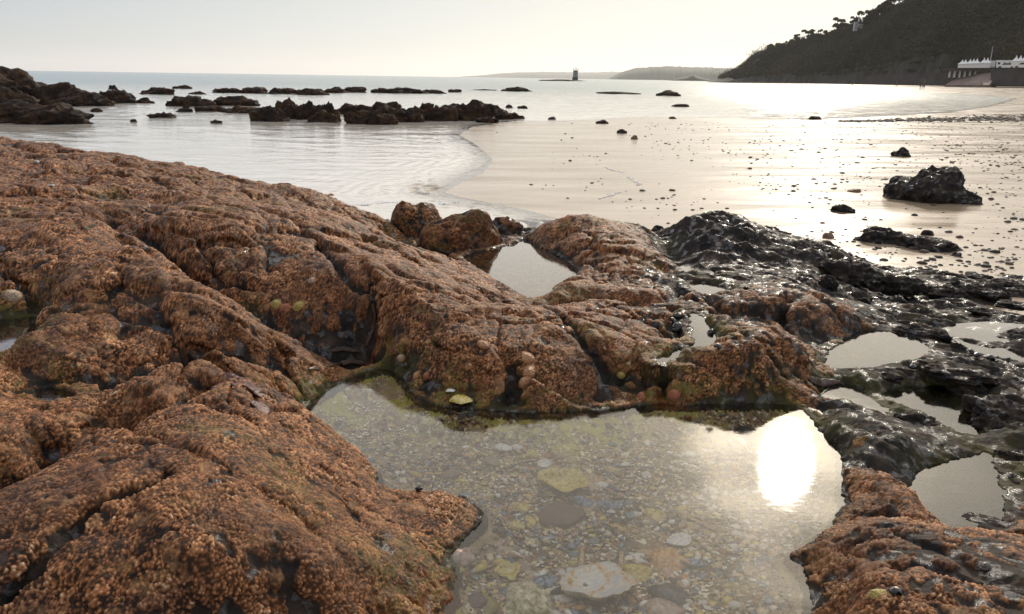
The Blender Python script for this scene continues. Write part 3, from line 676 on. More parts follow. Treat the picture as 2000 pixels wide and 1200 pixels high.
put_rock('boulder', 758, 872, 392, 474, 'rounded crusted boulder with a notch in its top beside the inlet water', 'crusted boulders at the edge of the inlet', z=.06, mat=M_ROCK, seed=11, n=6, rough=.13, fine=.03, depth=.8, lobes=.45, cat='boulder', crusted=.95)
put_rock('boulder', 812, 985, 408, 496, 'wide crusted boulder with a dark cleft standing in the upper triangular pool', 'crusted boulders at the edge of the inlet', z=.13, mat=M_ROCK, seed=25, n=6, rough=.17, fine=.03, depth=.62, lobes=.5, cat='boulder', crusted=.95)
put_rock('boulder', 935, 1022, 424, 474, 'smaller brown boulder with black seaward flank between wide boulder and sea', 'crusted boulders at the edge of the inlet', z=.06, mat=M_ROCK, seed=17, n=6, rough=.24, fine=.03, depth=.8, cat='boulder', crusted=.7)

G1 = 'craggy rocks of the middle reef'
MID = [(503,562,206,238,'blocky brown rock at the left end of the middle reef'),(535,578,189,226,'upright brown rock rising behind the left end of the middle reef'),(556,604,203,232,'sloping rock on the left of the twin peaks in the middle reef'),
 (588,628,195,234,'left one of twin brown peaks in the middle reef'),(626,662,197,238,'right one of twin brown peaks in the middle reef'),(608,652,214,240,'low dark rock at the foot of the twin peaks'),
 (668,724,201,224,'grey rounded rock set back right of the twin peaks'),(684,732,214,243,'low grey wet rock in front of the middle reef'),(726,768,222,244,'grey slabby rock at the water in front of the middle reef'),(712,768,198,236,'brown pointed rock at the centre of the middle reef'),
 (745,788,198,230,'square topped rock right of the reef centre'),(768,818,210,239,'dark rounded rock in front of the square topped rock'),(806,852,200,236,'brown rock with white wash at its foot left of the biggest peak'),
 (842,884,205,237,'dark rock leaning on the left of the biggest peak'),(868,948,194,236,'biggest black peak of the middle reef'),(938,968,201,217,'flat block showing behind the right end of the middle reef'),(944,992,211,233,'rounded black rock right of the biggest peak'),(986,1016,219,233,'pointed little rock at the right tip of the middle reef'),(936,966,228,240,'low black rock in the water below the biggest peak')]
for i, (a, b, c, d_, lb) in enumerate(MID):
    put_rock('reef_rock', a, b, c, d_, lb, G1, seed=40 + i, rough=.5, fine=.16, depth=.9, n=5, peaks=.22, widen=1.55)
G2 = 'low rocks of the far reef line'
BACK = [(412,474,171,182,'long low rock at the left end of the far reef'),(462,532,169,183,'humped rock next to the left end of the far reef'),(525,584,171,184,'low jagged rock in the left half of the far reef'),(576,642,172,186,'widest dark rock in the left half of the far reef'),(628,682,169,182,'lumpy rock left of the gap in the far reef'),(668,716,169,181,'rock just left of the gap in the far reef'),
 (726,764,171,182,'steep ended rock just right of the gap in the far reef'),(752,834,170,183,'long humped rock right of the gap in the far reef'),(818,868,174,183,'low tail of rock at the right end of the far reef'),(876,900,174,181,'small lone rock beyond the right end of the far reef'),(986,1034,169,179,'lone dark rock in open water right of the far reef'),(930,966,174,177,'thin rock strip just awash right of the far reef')]
for i, (a, b, c, d_, lb) in enumerate(BACK):
    put_rock('reef_rock', a, b, c, d_, lb, G2, seed=80 + i, rough=.5, fine=.2, depth=.6, peaks=.8, widen=1.05, n=4)
G3 = 'rocks in the cove between the reefs'
COVE = [(324,362,187,208,'pointed dark rock left of the long cove rock'),(335,422,186,208,'long dark rock in the middle of the cove'),(418,504,186,207,'peaked brown rock right of the long cove rock'),(384,444,205,219,'low dark rock below the long cove rock'),(432,502,205,221,'low broken rock below the peaked cove rock'),(290,342,218,231,'flat grey rock awash in the cove'),(344,376,211,219,'tiny rock near the long cove rock'),(178,200,211,219,'tiny rock just off the left shore rocks'),(254,268,232,239,'round pebble-like rock alone in the cove'),(412,434,233,241,'small black rock alone in the right of the cove'),(262,300,190,202,'small rounded rock off the tip of the left shore rocks'),
 (275,338,170,185,'low hump of rock behind the left shore rocks'),(338,372,166,174,'tan rock behind the cove at the left of the far reef'),(210,228,166,175,'small rock far behind the left shore rocks'),(370,402,178,185,'small flat rock between cove and far reef'),(355,372,205,216,'little dark rock between two cove rocks')]
for i, (a, b, c, d_, lb) in enumerate(COVE):
    put_rock('reef_rock', a, b, c, d_, lb, G3, seed=110 + i, rough=.5, fine=.2, depth=.7, n=4, peaks=.4, widen=1.15)
G4 = 'brown rocks of the left shore'
LEFT = [(-160,112,128,205,'tallest brown shore rock sloping down from the left edge'),(-60,70,170,222,'mid height shore rock under the tallest one'),(70,160,160,206,'rounded brown rock right of the tallest shore rock'),(108,215,172,208,'dark shore rock between rounded rock and cove'),(180,262,172,203,'brown hump at the seaward end of the left shore rocks'),(120,212,193,208,'low rubble of rock at the water by the left shore'),(-90,90,194,241,'near shore rock cut by the left edge'),(46,178,199,243,'big rounded near shore rock standing in the cove water')]
for i, (a, b, c, d_, lb) in enumerate(LEFT):
    put_rock('shore_rock', a, b, c, d_, lb, G4, seed=140 + i, rough=.42, fine=.18, depth=.8, n=5, peaks=.2, widen=1.3)
G5 = 'small rocks awash in the open water'
OPEN = [(1176,1242,179,184,'thin line of rock awash in the bright open water'),(1288,1323,176,188,'square topped rock in the bright open water'),(1313,1346,203,209,'flat rock in bright water nearer than the square topped one'),(1164,1188,234,243,'low rock at the edge of wet sand left of the flat rock'),(1070,1086,228,234,'tiny rock where sand meets water'),(1307,1322,228,233,'tiny flat rock at the far sand edge'),(988,1002,204,211,'small knob right of the middle reef'),(1011,1031,206,213,'small double rock right of the middle reef'),(1578,1602,227,234,'small rock by the pebble bank on the bright sand')]
for i, (a, b, c, d_, lb) in enumerate(OPEN):
    put_rock('reef_rock', a, b, c, d_, lb, G5, seed=170 + i, rough=.36, fine=.10, depth=.7, n=3)
G6 = 'dark rocks lying on the wet sand'
BEACH = [(1733,1902,322,397,'big craggy black boulder alone on the wet sand',5),(1742,1777,287,306,'small dark boulder behind the big craggy one',4),(1618,1669,398,417,'low dark stone on bright sand in front of the big boulder',4),(1672,1776,443,478,'humped black rock half sunk in the sand',5),(1752,1874,462,491,'low black ragged tail of rock beside the humped one',5),(1798,1822,449,461,'small dark stone behind the ragged tail rock',3),(1516,1537,450,460,'orange brown block lying on the sand',3),(1606,1629,454,467,'brown block on the sand near the humped rock',3),(1860,1876,492,503,'little dark stone near the ragged tail rock',3),(1205,1224,252,261,'small dark stone with a bump far out on the wet sand',3),(1232,1247,264,273,'round brown stone far out on the wet sand',3),(1656,1684,368,377,'flat reddish stone on the bright sand',3),(1262,1312,440,468,'dark stone at the foot of the black crag',5)]
for i, (a, b, c, d_, lb, n_) in enumerate(BEACH):
    x_, y_ = at_z((a + b) / 2, d_, .05); zz = float(sand_z(np.array([x_]), np.array([y_]))[0])
    put_rock('beach_rock', a, b, c, d_, lb, G6, seed=200 + i, rough=.36, fine=.10, depth=.72, n=n_, z=zz - .005, mat=M_BLACK if i not in (6, 7, 10, 11) else plain('brown_stone', (.16, .085, .045)))

# black rubble standing on the low wet rock, right of the pools
G7 = 'black wet rocks between the grey pools and the sand'
RUB = [(1716,1802,519,570,'domed black rock near the left end of the rock row by the sand'),(1672,1730,527,566,'black stone at the left end of the rock row by the sand'),(1796,1850,523,550,'notched black rock behind the middle of the rock row'),(1804,1884,547,580,'low faceted rock in front of the notched one'),(1856,1962,536,578,'long black rock in the right half of the rock row'),(1886,1934,531,546,'small rock peeping over the long black rock'),(1938,2030,537,570,'black rock cut by the right frame edge in the rock row'),(1724,1778,567,598,'low black rock below the domed one'),(1776,1826,588,632,'steep black rock between domed rock and grey pool'),
 (1596,1634,525,562,'small upright black rock at the foot of the crag'),(1580,1694,487,542,'smooth dark hump at the right end of the black crag'),(1950,2010,583,602,'flat black rock at the right edge below the row'),(1890,1942,595,613,'flat wet rock left of the edge one'),(1586,1650,719,774,'black wedge at the left end of the thin bar with its reflection'),(1654,1734,738,775,'black wedge in the middle of the thin bar'),(1704,1762,719,742,'small black rock behind the thin bar'),(1758,1834,729,754,'flat black rock under the perched snail'),(1796,1938,699,738,'long jagged black rock right of the grey pool'),(1858,1922,738,770,'black rock below the long jagged one'),(1886,2010,758,822,'big black faceted rock at the right edge'),(1896,1962,790,842,'dark rock in front of the big faceted one'),(1750,1828,792,834,'smooth black hump between the two lower grey pools'),
 (1940,2010,868,902,'black rock at the right edge above the lowest grey pool'),(1944,2010,914,950,'brown black rock at the right edge beside the lowest grey pool'),(1928,1978,984,1006,'small black stone at the shore of the lowest grey pool'),(1878,1992,1012,1042,'flat pale edged rock below the lowest grey pool'),(1840,1890,656,690,'low black rock on the right shore of the grey pool'),(1900,1980,650,690,'broken black rock right of the two snails'),(1744,1850,618,662,'long low black rock above the grey pool'),(1460,1530,520,552,'low black rock on the wet apron below the crag'),(1380,1440,498,530,'dark lump at the left foot of the black crag'),(1650,1700,560,590,'small wet rock on the apron near the rock row')]
for i, (a, b, c, d_, lb) in enumerate(RUB):
    x_, y_ = at_z((a + b) / 2, d_, .13); zz = max(float(lookup(HV, np.array([x_]), np.array([y_]))[0]), float(sand_z(np.array([x_]), np.array([y_]))[0])); zz = min(zz, .19)
    put_rock('black_rock', a, b, c + .30 * (d_ - c), d_, lb, G7, seed=620 + i, rough=.42, fine=.14, depth=.8, n=5, z=zz - .012, mat=M_BLACK, peaks=.40, widen=1.08)

# ------------------------------------------------------------------ pebbles on the sand
M_PEB = [plain('pebble_dark', (.03, .027, .025), .7, Specular_IOR_Level=.2), plain('pebble_brown', (.075, .05, .035), .7, Specular_IOR_Level=.2), plain('pebble_grey', (.09, .085, .08), .7, Specular_IOR_Level=.2)]
pv = [blob(1, .8, .5, 300 + k, 2, .25, .05) for k in range(6)]
pm = [[None] * 3 for _ in range(6)]
for k in range(6):
    for j in range(3):
        pm[k][j] = np_mesh('pebble', pv[k][0], pv[k][1]); pm[k][j].materials.append(M_PEB[j])
        pm[k][j].polygons.foreach_set('use_smooth', np.ones(len(pm[k][j].polygons), bool))
def land_px(n):
    out = []
    while len(out) < n:
        px = 960 + 1040 * rng.random() ** .75; py = 238 + 340 * rng.random() ** 1.7
        w = (.10 + .9 * sstep(1000, 1900, px)) * (1.0 if py < 330 else .55)
        if rng.random() > w: continue
        x, y = at_z(px, py, .05); z = float(sand_z(np.array([x]), np.array([y]))[0])
        if z < .006 or float(lookup(HV, np.array([x]), np.array([y]))[0]) > z - .01 and math.hypot(x, y) < 9: continue
        out.append((x, y, z))
    return out
P_ = [p for p in land_px(4200) if rng.random() < (.12 + 1.1 * sstep(-.25, .25, gnoise(np.array([p[0] * .8]), np.array([p[1] * .35]), np.zeros(1), 411)[0]))]; sizes = np.exp(rng.normal(math.log(.0105), .58, len(P_)))
app = sizes / np.array([math.hypot(a, b) for a, b, c in P_]); order = np.argsort(-app)
for q in order[:270]:
    x, y, z = P_[q]; s_ = min(sizes[q], .035); k, j = rng.integers(6), rng.integers(3)
    o = bpy.data.objects.new('pebble', pm[k][j]); COL.objects.link(o); o.location = (x, y, z); o.scale = (s_, s_, s_); o.rotation_euler = (0, 0, rng.uniform(0, 6.28))
    tag(o, ['small dark pebble lying loose on the wet sand', 'small brown pebble lying loose on the wet sand', 'small grey pebble lying loose on the wet sand'][j], 'pebble', 'loose pebbles on the wet sand')
def scatter(name, spots, mats, kind_label, var):
    """many tiny stones as one mass"""
    vs, fs, mi, off = [], [], [], 0
    for (x, y, z, s_) in spots:
        v, f = var[rng.integers(len(var))]; a = rng.uniform(0, 6.28); ca, sa = math.cos(a), math.sin(a)
        tl = rng.uniform(-.5, .5)
        p = v * s_; p = np.stack([p[:, 0], p[:, 1] * math.cos(tl) - p[:, 2] * math.sin(tl), p[:, 1] * math.sin(tl) + p[:, 2] * math.cos(tl)], 1)
        vs.append(np.stack([p[:, 0] * ca - p[:, 1] * sa, p[:, 0] * sa + p[:, 1] * ca, p[:, 2]], 1) + (x, y, z)); fs.append(f + off); off += len(v); mi += [int(rng.integers(len(mats)))] * len(f)
    me = np_mesh(name, np.concatenate(vs), np.concatenate(fs))
    for m in mats: me.materials.append(m)
    me.polygons.foreach_set('material_index', np.array(mi, np.int32))
    o = bpy.data.objects.new(name, me); COL.objects.link(o); me.polygons.foreach_set('use_smooth', np.ones(len(me.polygons), bool))
    return tag(o, kind_label, None, None, 'stuff')
pv1 = [blob(1, .8, .5, 320 + k, 1, .2, 0) for k in range(6)]
band = []
for _ in range(1300):
    px = 2060 - 420 * rng.random() ** 1.6; py = 229 + (px - 1800) * -.012 + rng.normal(0, 1.0 + 2.6 * sstep(1650, 2000, px))
    x, y = at_z(px, py, .12); z = float(sand_z(np.array([x]), np.array([y]))[0]); band.append((x, y, max(z, 0), .03 + .05 * rng.random() ** 2))
scatter('beach_gravel', [(P_[q][0], P_[q][1], P_[q][2], min(sizes[q], .03)) for q in order[270:]] + band, M_PEB, 'scattered shingle and a pebble bank across the wet sand', pv1)

# thin lines of foam left by the swash
t = NT('foam'); M_FOAM = t.set(Base_Color=(.80, .79, .76), Roughness=.6)
def foam(px, wid, z=.012):
    P = np.array([at_z(a, b, z) for a, b in px]); k = np.linspace(0, len(P) - 1, 260)
    P = np.stack([np.interp(k, np.arange(len(P)), P[:, i]) for i in (0, 1)], 1)
    P += .10 * np.stack([fbm(P[:, 0] * 2, P[:, 1] * 2, 1 + P[:, 0] * 0, 3, 401), fbm(P[:, 0] * 2, P[:, 1] * 2, 5 + P[:, 0] * 0, 3, 402)], 1)
    spots = []
    for i in range(len(P)):
        if gnoise(P[i:i + 1, 0] * 1.7, P[i:i + 1, 1] * 1.7, np.zeros(1), 403)[0] < -.12: continue
        for _ in range(4):
            x, y = P[i] + rng.normal(0, wid, 2); spots.append((x, y, max(.0, float(sand_z(np.array([x]), np.array([y]))[0])) + .002, rng.uniform(.003, .008)))
    return spots
pv0 = [blob(1, .8, .35, 340 + k, 1, .2, 0) for k in range(4)]
scatter('foam', foam([(1150,395),(1185,382),(1225,374),(1242,364),(1228,350),(1200,334),(1170,322)], .010) + foam([(700,398),(760,392),(830,398),(900,392)], .022), [M_FOAM], 'broken thin line of white foam on the wet sand', pv0)

# ------------------------------------------------------------------ limpets, snails, weed on the rock
def hit(px, py):
    d = ray(px, py); d = d / math.hypot(d[0], d[1]); r = np.arange(.75, 8.8, .004)
    z = H_CAM + d[2] * r; g_ = lookup(HV, d[0] * r, d[1] * r); i = int(np.argmax(z <= g_)); r_ = r[i]
    p = np.array([d[0] * r_, d[1] * r_]); e = .015
    gx_ = (lookup(HV, p[:1] + e, p[1:]) - lookup(HV, p[:1] - e, p[1:]))[0] / (2 * e); gy_ = (lookup(HV, p[:1], p[1:] + e) - lookup(HV, p[:1], p[1:] - e))[0] / (2 * e)
    return Vector((p[0], p[1], float(g_[i]))), Vector((-gx_, -gy_, 1)).normalized()
def limpet_mesh(seed, col, tip, ribs=17):
    r_ = np.random.default_rng(seed); vs, fs = [], []; nA, nR_ = 34, 7
    for i in range(nR_):
        q = i / (nR_ - 1)
        for j in range(nA):
            a = j / nA * 2 * math.pi; rad = q * (1 + .07 * math.cos(a * ribs) * q + .05 * math.sin(a * 2 + seed))
            vs.append((rad * math.cos(a), rad * .86 * math.sin(a), .62 * (1 - q ** 1.25) + .0 - .04 * q))
    for i in range(nR_ - 1):
        for j in range(nA): fs.append((i * nA + j, (i + 1) * nA + j, (i + 1) * nA + (j + 1) % nA, i * nA + (j + 1) % nA))
    me = np_mesh('limpet', np.array(vs), np.array(fs)); t = NT('limpet_shell')
    tcx = t.n('TexCoord'); gd = t.n('TexGradient', gradient_type='SPHERICAL'); t.l(tcx.outputs['Object'], gd.inputs[0])
    wv_ = t.n('TexNoise'); wv_.inputs['Scale'].default_value = 5; t.l(tcx.outputs['Object'], wv_.inputs['Vector'])
    c_ = t.ramp(t.math('ADD', gd.outputs['Fac'], t.math('MULTIPLY', wv_.outputs[0], .35)), [(.15, tuple(x * .45 for x in col)), (.45, col), (.8, tip), (.95, tuple(min(.8, x * 1.25) for x in tip))])
    t.set(Base_Color=c_, Roughness=.45, Normal=t.bump(wv_.outputs[0], .5, .1)); me.materials.append(t.m); return me
LM = {'orange': limpet_mesh(1, (.34, .13, .04), (.62, .40, .22)), 'tan': limpet_mesh(2, (.30, .18, .09), (.62, .50, .36)), 'yellow': limpet_mesh(3, (.34, .24, .04), (.45, .36, .12)), 'brown': limpet_mesh(4, (.055, .03, .022), (.18, .10, .07)), 'rusty': limpet_mesh(5, (.30, .085, .03), (.38, .15, .07))}
LIMP = [(1030,701,15,'orange','top one of three orange limpets in a column above the shell pool'),(1034,729,15,'orange','middle one of three orange limpets in a column above the shell pool'),(1025,750,14,'orange','lowest one of three orange limpets in a column above the shell pool'),
 (540,597,12,'yellow','left one of three limpets on dark rock under the rock step'),(558,606,13,'rusty','middle one of three limpets on dark rock under the rock step'),(584,602,13,'yellow','right one of three limpets on dark rock under the rock step'),(610,550,9,'tan','single pale limpet on the steep face of the rock step'),
 (815,736,10,'orange','left one of two small limpets low on the pool ridge'),(834,737,9,'rusty','right one of two small limpets low on the pool ridge'),(943,677,11,'orange','orange limpet high on the pool ridge face'),(784,701,9,'tan','pale limpet on wet dark rock beside the narrow pool finger'),(1213,734,8,'yellow','small yellow limpet on the pool ridge right of the column'),
 (1254,779,14,'rusty','reddish limpet just above the pool near the cleft'),(757,1057,15,'brown','striped dark brown limpet on the big foreground slope'),(833,985,13,'orange','orange limpet on the spur jutting into the pool'),(1713,1170,18,'yellow','amber limpet on the bottom right rock beside a dark snail'),(1316,773,12,'rusty','reddish limpet at the water under the brown block'),(25,580,14,'tan','pale limpet by the dark puddle at the left edge'),(1080,735,6,'yellow','tiny yellow limpet between the column and the cleft')]
def align(o, n, spin):
    q = n.to_track_quat('Z', 'Y'); o.rotation_mode = 'QUATERNION'; from mathutils import Quaternion
    o.rotation_quaternion = q @ Quaternion((0, 0, 1), spin)
for px, py, rad, kd, lb in LIMP:
    p, n = hit(px, py); s_ = rad / F_PX * (p - Vector((0, 0, H_CAM))).length * .95
    o = bpy.data.objects.new('limpet', LM[kd]); COL.objects.link(o); s_ *= 1.25; o.location = p + n * (.004 - s_ * .05); o.scale = (s_, s_, s_); align(o, n, rng.uniform(0, 6)); tag(o, lb, 'limpet', 'limpets on the rock')
def snail_mesh(col, k):
    vs, fs = [], []; nT, nA = 56, 14; turns = 2.6
    for i in range(nT):
        q = i / (nT - 1); th = q * turns * 2 * math.pi; R_ = .62 * (1 - q) ** 1.15; tube = .44 * (1 - q) ** 1.05 + .02; zc = .40 + .85 * q ** .8
        for j in range(nA):
            a = j / nA * 2 * math.pi; rr = R_ + tube * math.cos(a); vs.append((rr * math.cos(th), rr * math.sin(th), zc + tube * math.sin(a)))
    for i in range(nT - 1):
        for j in range(nA): fs.append((i * nA + j, i * nA + (j + 1) % nA, (i + 1) * nA + (j + 1) % nA, (i + 1) * nA + j))
    me = np_mesh('sea_snail', np.array(vs), np.array(fs)); me.materials.append(plain('snail_shell', col, .3, .4, 90)); me.polygons.foreach_set('use_smooth', np.ones(len(me.polygons), bool)); return me
SM = [snail_mesh((.018, .016, .016), 1), snail_mesh((.05, .035, .028), 2), snail_mesh((.34, .32, .30), 3)]
SNAIL = [(1324,622,11,0,'left one of two touching black snails on the wet shelf'),(1311,630,10,0,'right rear black snail of the pair on the wet shelf'),(1370,588,10,0,'dark snail on wet crust left of the brown blocks'),(1326,646,16,0,'large black snail by the silver puddle on the shelf'),(1393,655,13,0,'black snail standing at the head of the silver puddle'),(1400,682,10,0,'dark snail at the foot of the silver puddle'),(1781,722,9,0,'black snail perched on the thin rock bar'),(1910,699,9,0,'left one of two snails on the jagged right field'),(1933,705,10,0,'right one of two snails on the jagged right field'),(1749,1166,14,0,'dark round snail beside the amber limpet'),(1925,1114,12,1,'brown snail on the bottom right rock'),(819,962,11,0,'black snail on the spur jutting into the pool'),(1620,500,5,0,'small snail on the black crag slope'),(70,320,6,2,'whitish snail near the back left crest'),(101,368,7,2,'pale snail on the back left shelf'),(683,401,6,0,'tiny dark snail on the crest by the inlet'),(1456,566,6,0,'tiny dark snail on the brown block'),(880,510,6,1,'small brown snail by the upper pool'),(610,500,6,1,'brown snail on the rock step edge'),(1895,690,7,0,'small snail on the black field near the grey pool'),(795,165+550,7,1,'brown snail beside the narrow pool finger')]
for px, py, rad, k, lb in SNAIL:
    p, n = hit(px, py); s_ = rad / F_PX * (p - Vector((0, 0, H_CAM))).length * .8
    o = bpy.data.objects.new('sea_snail', SM[k]); COL.objects.link(o); o.location = p + n * .002; o.scale = (s_,) * 3; align(o, n, rng.uniform(0, 6)); tag(o, lb, 'snail', 'sea snails on the rock')
t = NT('red_weed'); M_WEED = t.set(Base_Color=t.ramp(t.noise(60, 3), [(.35, (.035, .008, .008)), (.65, (.09, .022, .018))]), Roughness=.5, Specular_IOR_Level=.3)
t = NT('brown_kelp'); M_KELP = t.set(Base_Color=t.ramp(t.noise(40, 3), [(.35, (.022, .010, .004)), (.65, (.07, .028, .008))]), Roughness=.42, Specular_IOR_Level=.35)
def frond(path, wid, label, m, name='seaweed_frond', seed=0):
    """a ribbon of weed laid over the rock along photo points"""
    k = np.linspace(0, len(path) - 1, 46); a = np.array(path, float); px = np.interp(k, np.arange(len(a)), a[:, 0]); py = np.interp(k, np.arange(len(a)), a[:, 1])
    pts_ = [hit(x, y) for x, y in zip(px, py)]; C = np.array([p[:] for p, n in pts_]); Nn = np.array([n[:] for p, n in pts_])
    for _ in range(3): C[1:-1] = (C[:-2] + C[1:-1] * 2 + C[2:]) / 4; Nn[1:-1] = (Nn[:-2] + Nn[1:-1] * 2 + Nn[2:]) / 4
    T = np.gradient(C, axis=0); T /= np.linalg.norm(T, axis=1, keepdims=True) + 1e-9; B = np.cross(T, Nn); q = np.linspace(0, 1, 46)
    w = wid * np.sin(np.pi * np.clip(q * .92 + .06, 0, 1)) ** .6 * (1 + .35 * gnoise(q * 9 + seed, q * 0, 0, 7)); vs = []
    for s_ in np.linspace(-1, 1, 7):
        lift = .0035 + .001 * (1 - s_ * s_) + .0015 * gnoise(q * 12, q * 0 + s_ * 1.5, seed, 9)
        vs.append(C + B * (w * s_)[:, None] + Nn * lift[:, None])
    me = np_mesh(name, np.concatenate(vs), grid_faces(7, 46)); o = link(name, me, m); md = o.modifiers.new('thick', 'SOLIDIFY'); md.thickness = .0012
    return tag(o, label, 'seaweed', 'seaweed lying on the rock')
frond([(425,768),(440,750),(462,752),(480,765)], .032, 'folded dark red weed at the top of the foreground crest', M_WEED, seed=1)
frond([(470,752),(500,765),(525,785)], .026, 'dark red weed blade trailing down right from the foreground crest', M_WEED, seed=2)
frond([(490,788),(512,800),(508,820)], .018, 'short wine red weed scrap just below the crest blades', M_WEED, seed=3)
frond([(728,596),(733,625),(724,655),(716,680)], .010, 'amber kelp ribbon hanging down the dark cleft above the pool', M_KELP, seed=4)
frond([(600,725),(640,716),(690,708),(722,716)], .010, 'wet brown weed lying across the head of the pool finger', M_KELP, seed=5)
frond([(1575,740),(1600,750),(1640,748)], .014, 'dark kelp strap at the foot of the rock stub', M_KELP, seed=7)
frond([(640,690),(672,684),(705,690)], .008, 'small brown weed scrap in the gully above the pool finger', M_KELP, seed=8)
# ------------------------------------------------------------------ shells and stones in the clear pool
def floor_at(px, py):
    p, n = hit(px, py); return p
def shell_mesh(name, L_, W_, Hh, m, ribs=0, seed=0, up=False, teardrop=.25):
    """bivalve half: hinge at -x, rim in the plane, thickness both ways"""
    nU, nA = 8, 30; vs = []; r_ = np.random.default_rng(seed)
    wob = r_.normal(0, .05 if ribs else .17, nA); wob = (wob + np.roll(wob, 1) + np.roll(wob, 2)) / 3
    for side in (0, 1):
        for i in range(nU):
            q = i / (nU - 1)
            for j in range(nA):
                a = j / nA * 2 * math.pi; rad = (1 + wob[j] + (.05 * math.cos(a * ribs) if ribs else 0)) * q
                x = math.cos(a) * rad * L_ / 2; y = math.sin(a) * rad * W_ / 2 * (1 + teardrop * math.cos(a))
                z = Hh * (1 - q ** 2.2) * (1 - .35 * math.cos(a) * q) + .06 * Hh * math.sin(a * 3 + seed) * q
                vs.append((x, y, z - side * .0016 - side * .12 * Hh * (1 - q)))
    fs = []
    for s_ in (0, 1):
        o_ = s_ * nU * nA
        for i in range(nU - 1):
            for j in range(nA):
                q4 = (o_ + i * nA + j, o_ + (i + 1) * nA + j, o_ + (i + 1) * nA + (j + 1) % nA, o_ + i * nA + (j + 1) % nA); fs.append(q4 if not s_ else q4[::-1])
    i = nU - 1
    for j in range(nA): fs.append((i * nA + j, nU * nA + i * nA + j, nU * nA + i * nA + (j + 1) % nA, i * nA + (j + 1) % nA))
    V_ = np.array(vs)
    if up: V_[:, 2] = Hh - V_[:, 2]
    me = np_mesh(name, V_, np.array(fs)); me.materials.append(m); me.polygons.foreach_set('use_smooth', np.ones(len(me.polygons), bool)); return me
def shellmat(name, a, b, c, sc=110):
    t = NT(name); o_ = t.n('TexCoord').outputs['Object']; n = t.noise(sc, 5, .6, o_)
    w_ = t.n('TexWave', wave_type='RINGS'); w_.inputs['Scale'].default_value = 28; w_.inputs['Distortion'].default_value = 4; t.l(o_, w_.inputs['Vector'])
    col = t.ramp(n, [(.30, tuple(x * .4 for x in a)), (.40, a), (.5, b), (.62, c)]); col = t.mix(t.math('MULTIPLY', w_.outputs[1], .3), col, tuple(x * .6 for x in b))
    return t.set(Base_Color=col, Roughness=.35, Normal=t.bump(n, .4, .002))
SH = {'oyster': shellmat('oyster_shell', (.60, .34, .12), (.72, .66, .56), (.55, .55, .58), 42), 'yellow': shellmat('yellow_shell', (.38, .26, .04), (.58, .44, .09), (.64, .55, .28)), 'mussel': shellmat('mussel_shell', (.05, .06, .09), (.15, .19, .26), (.36, .41, .47)),
      'dark': shellmat('dark_shell', (.012, .012, .018), (.03, .03, .04), (.08, .08, .10)), 'white': shellmat('white_shell', (.50, .44, .34), (.74, .70, .62), (.60, .62, .66)), 'tan': shellmat('tan_shell', (.30, .18, .08), (.48, .32, .17), (.56, .45, .30)), 'orange': shellmat('orange_shell', (.40, .15, .04), (.58, .28, .08), (.60, .44, .22)),
      'pink': shellmat('pink_shell', (.32, .19, .14), (.48, .32, .25), (.52, .44, .36))}
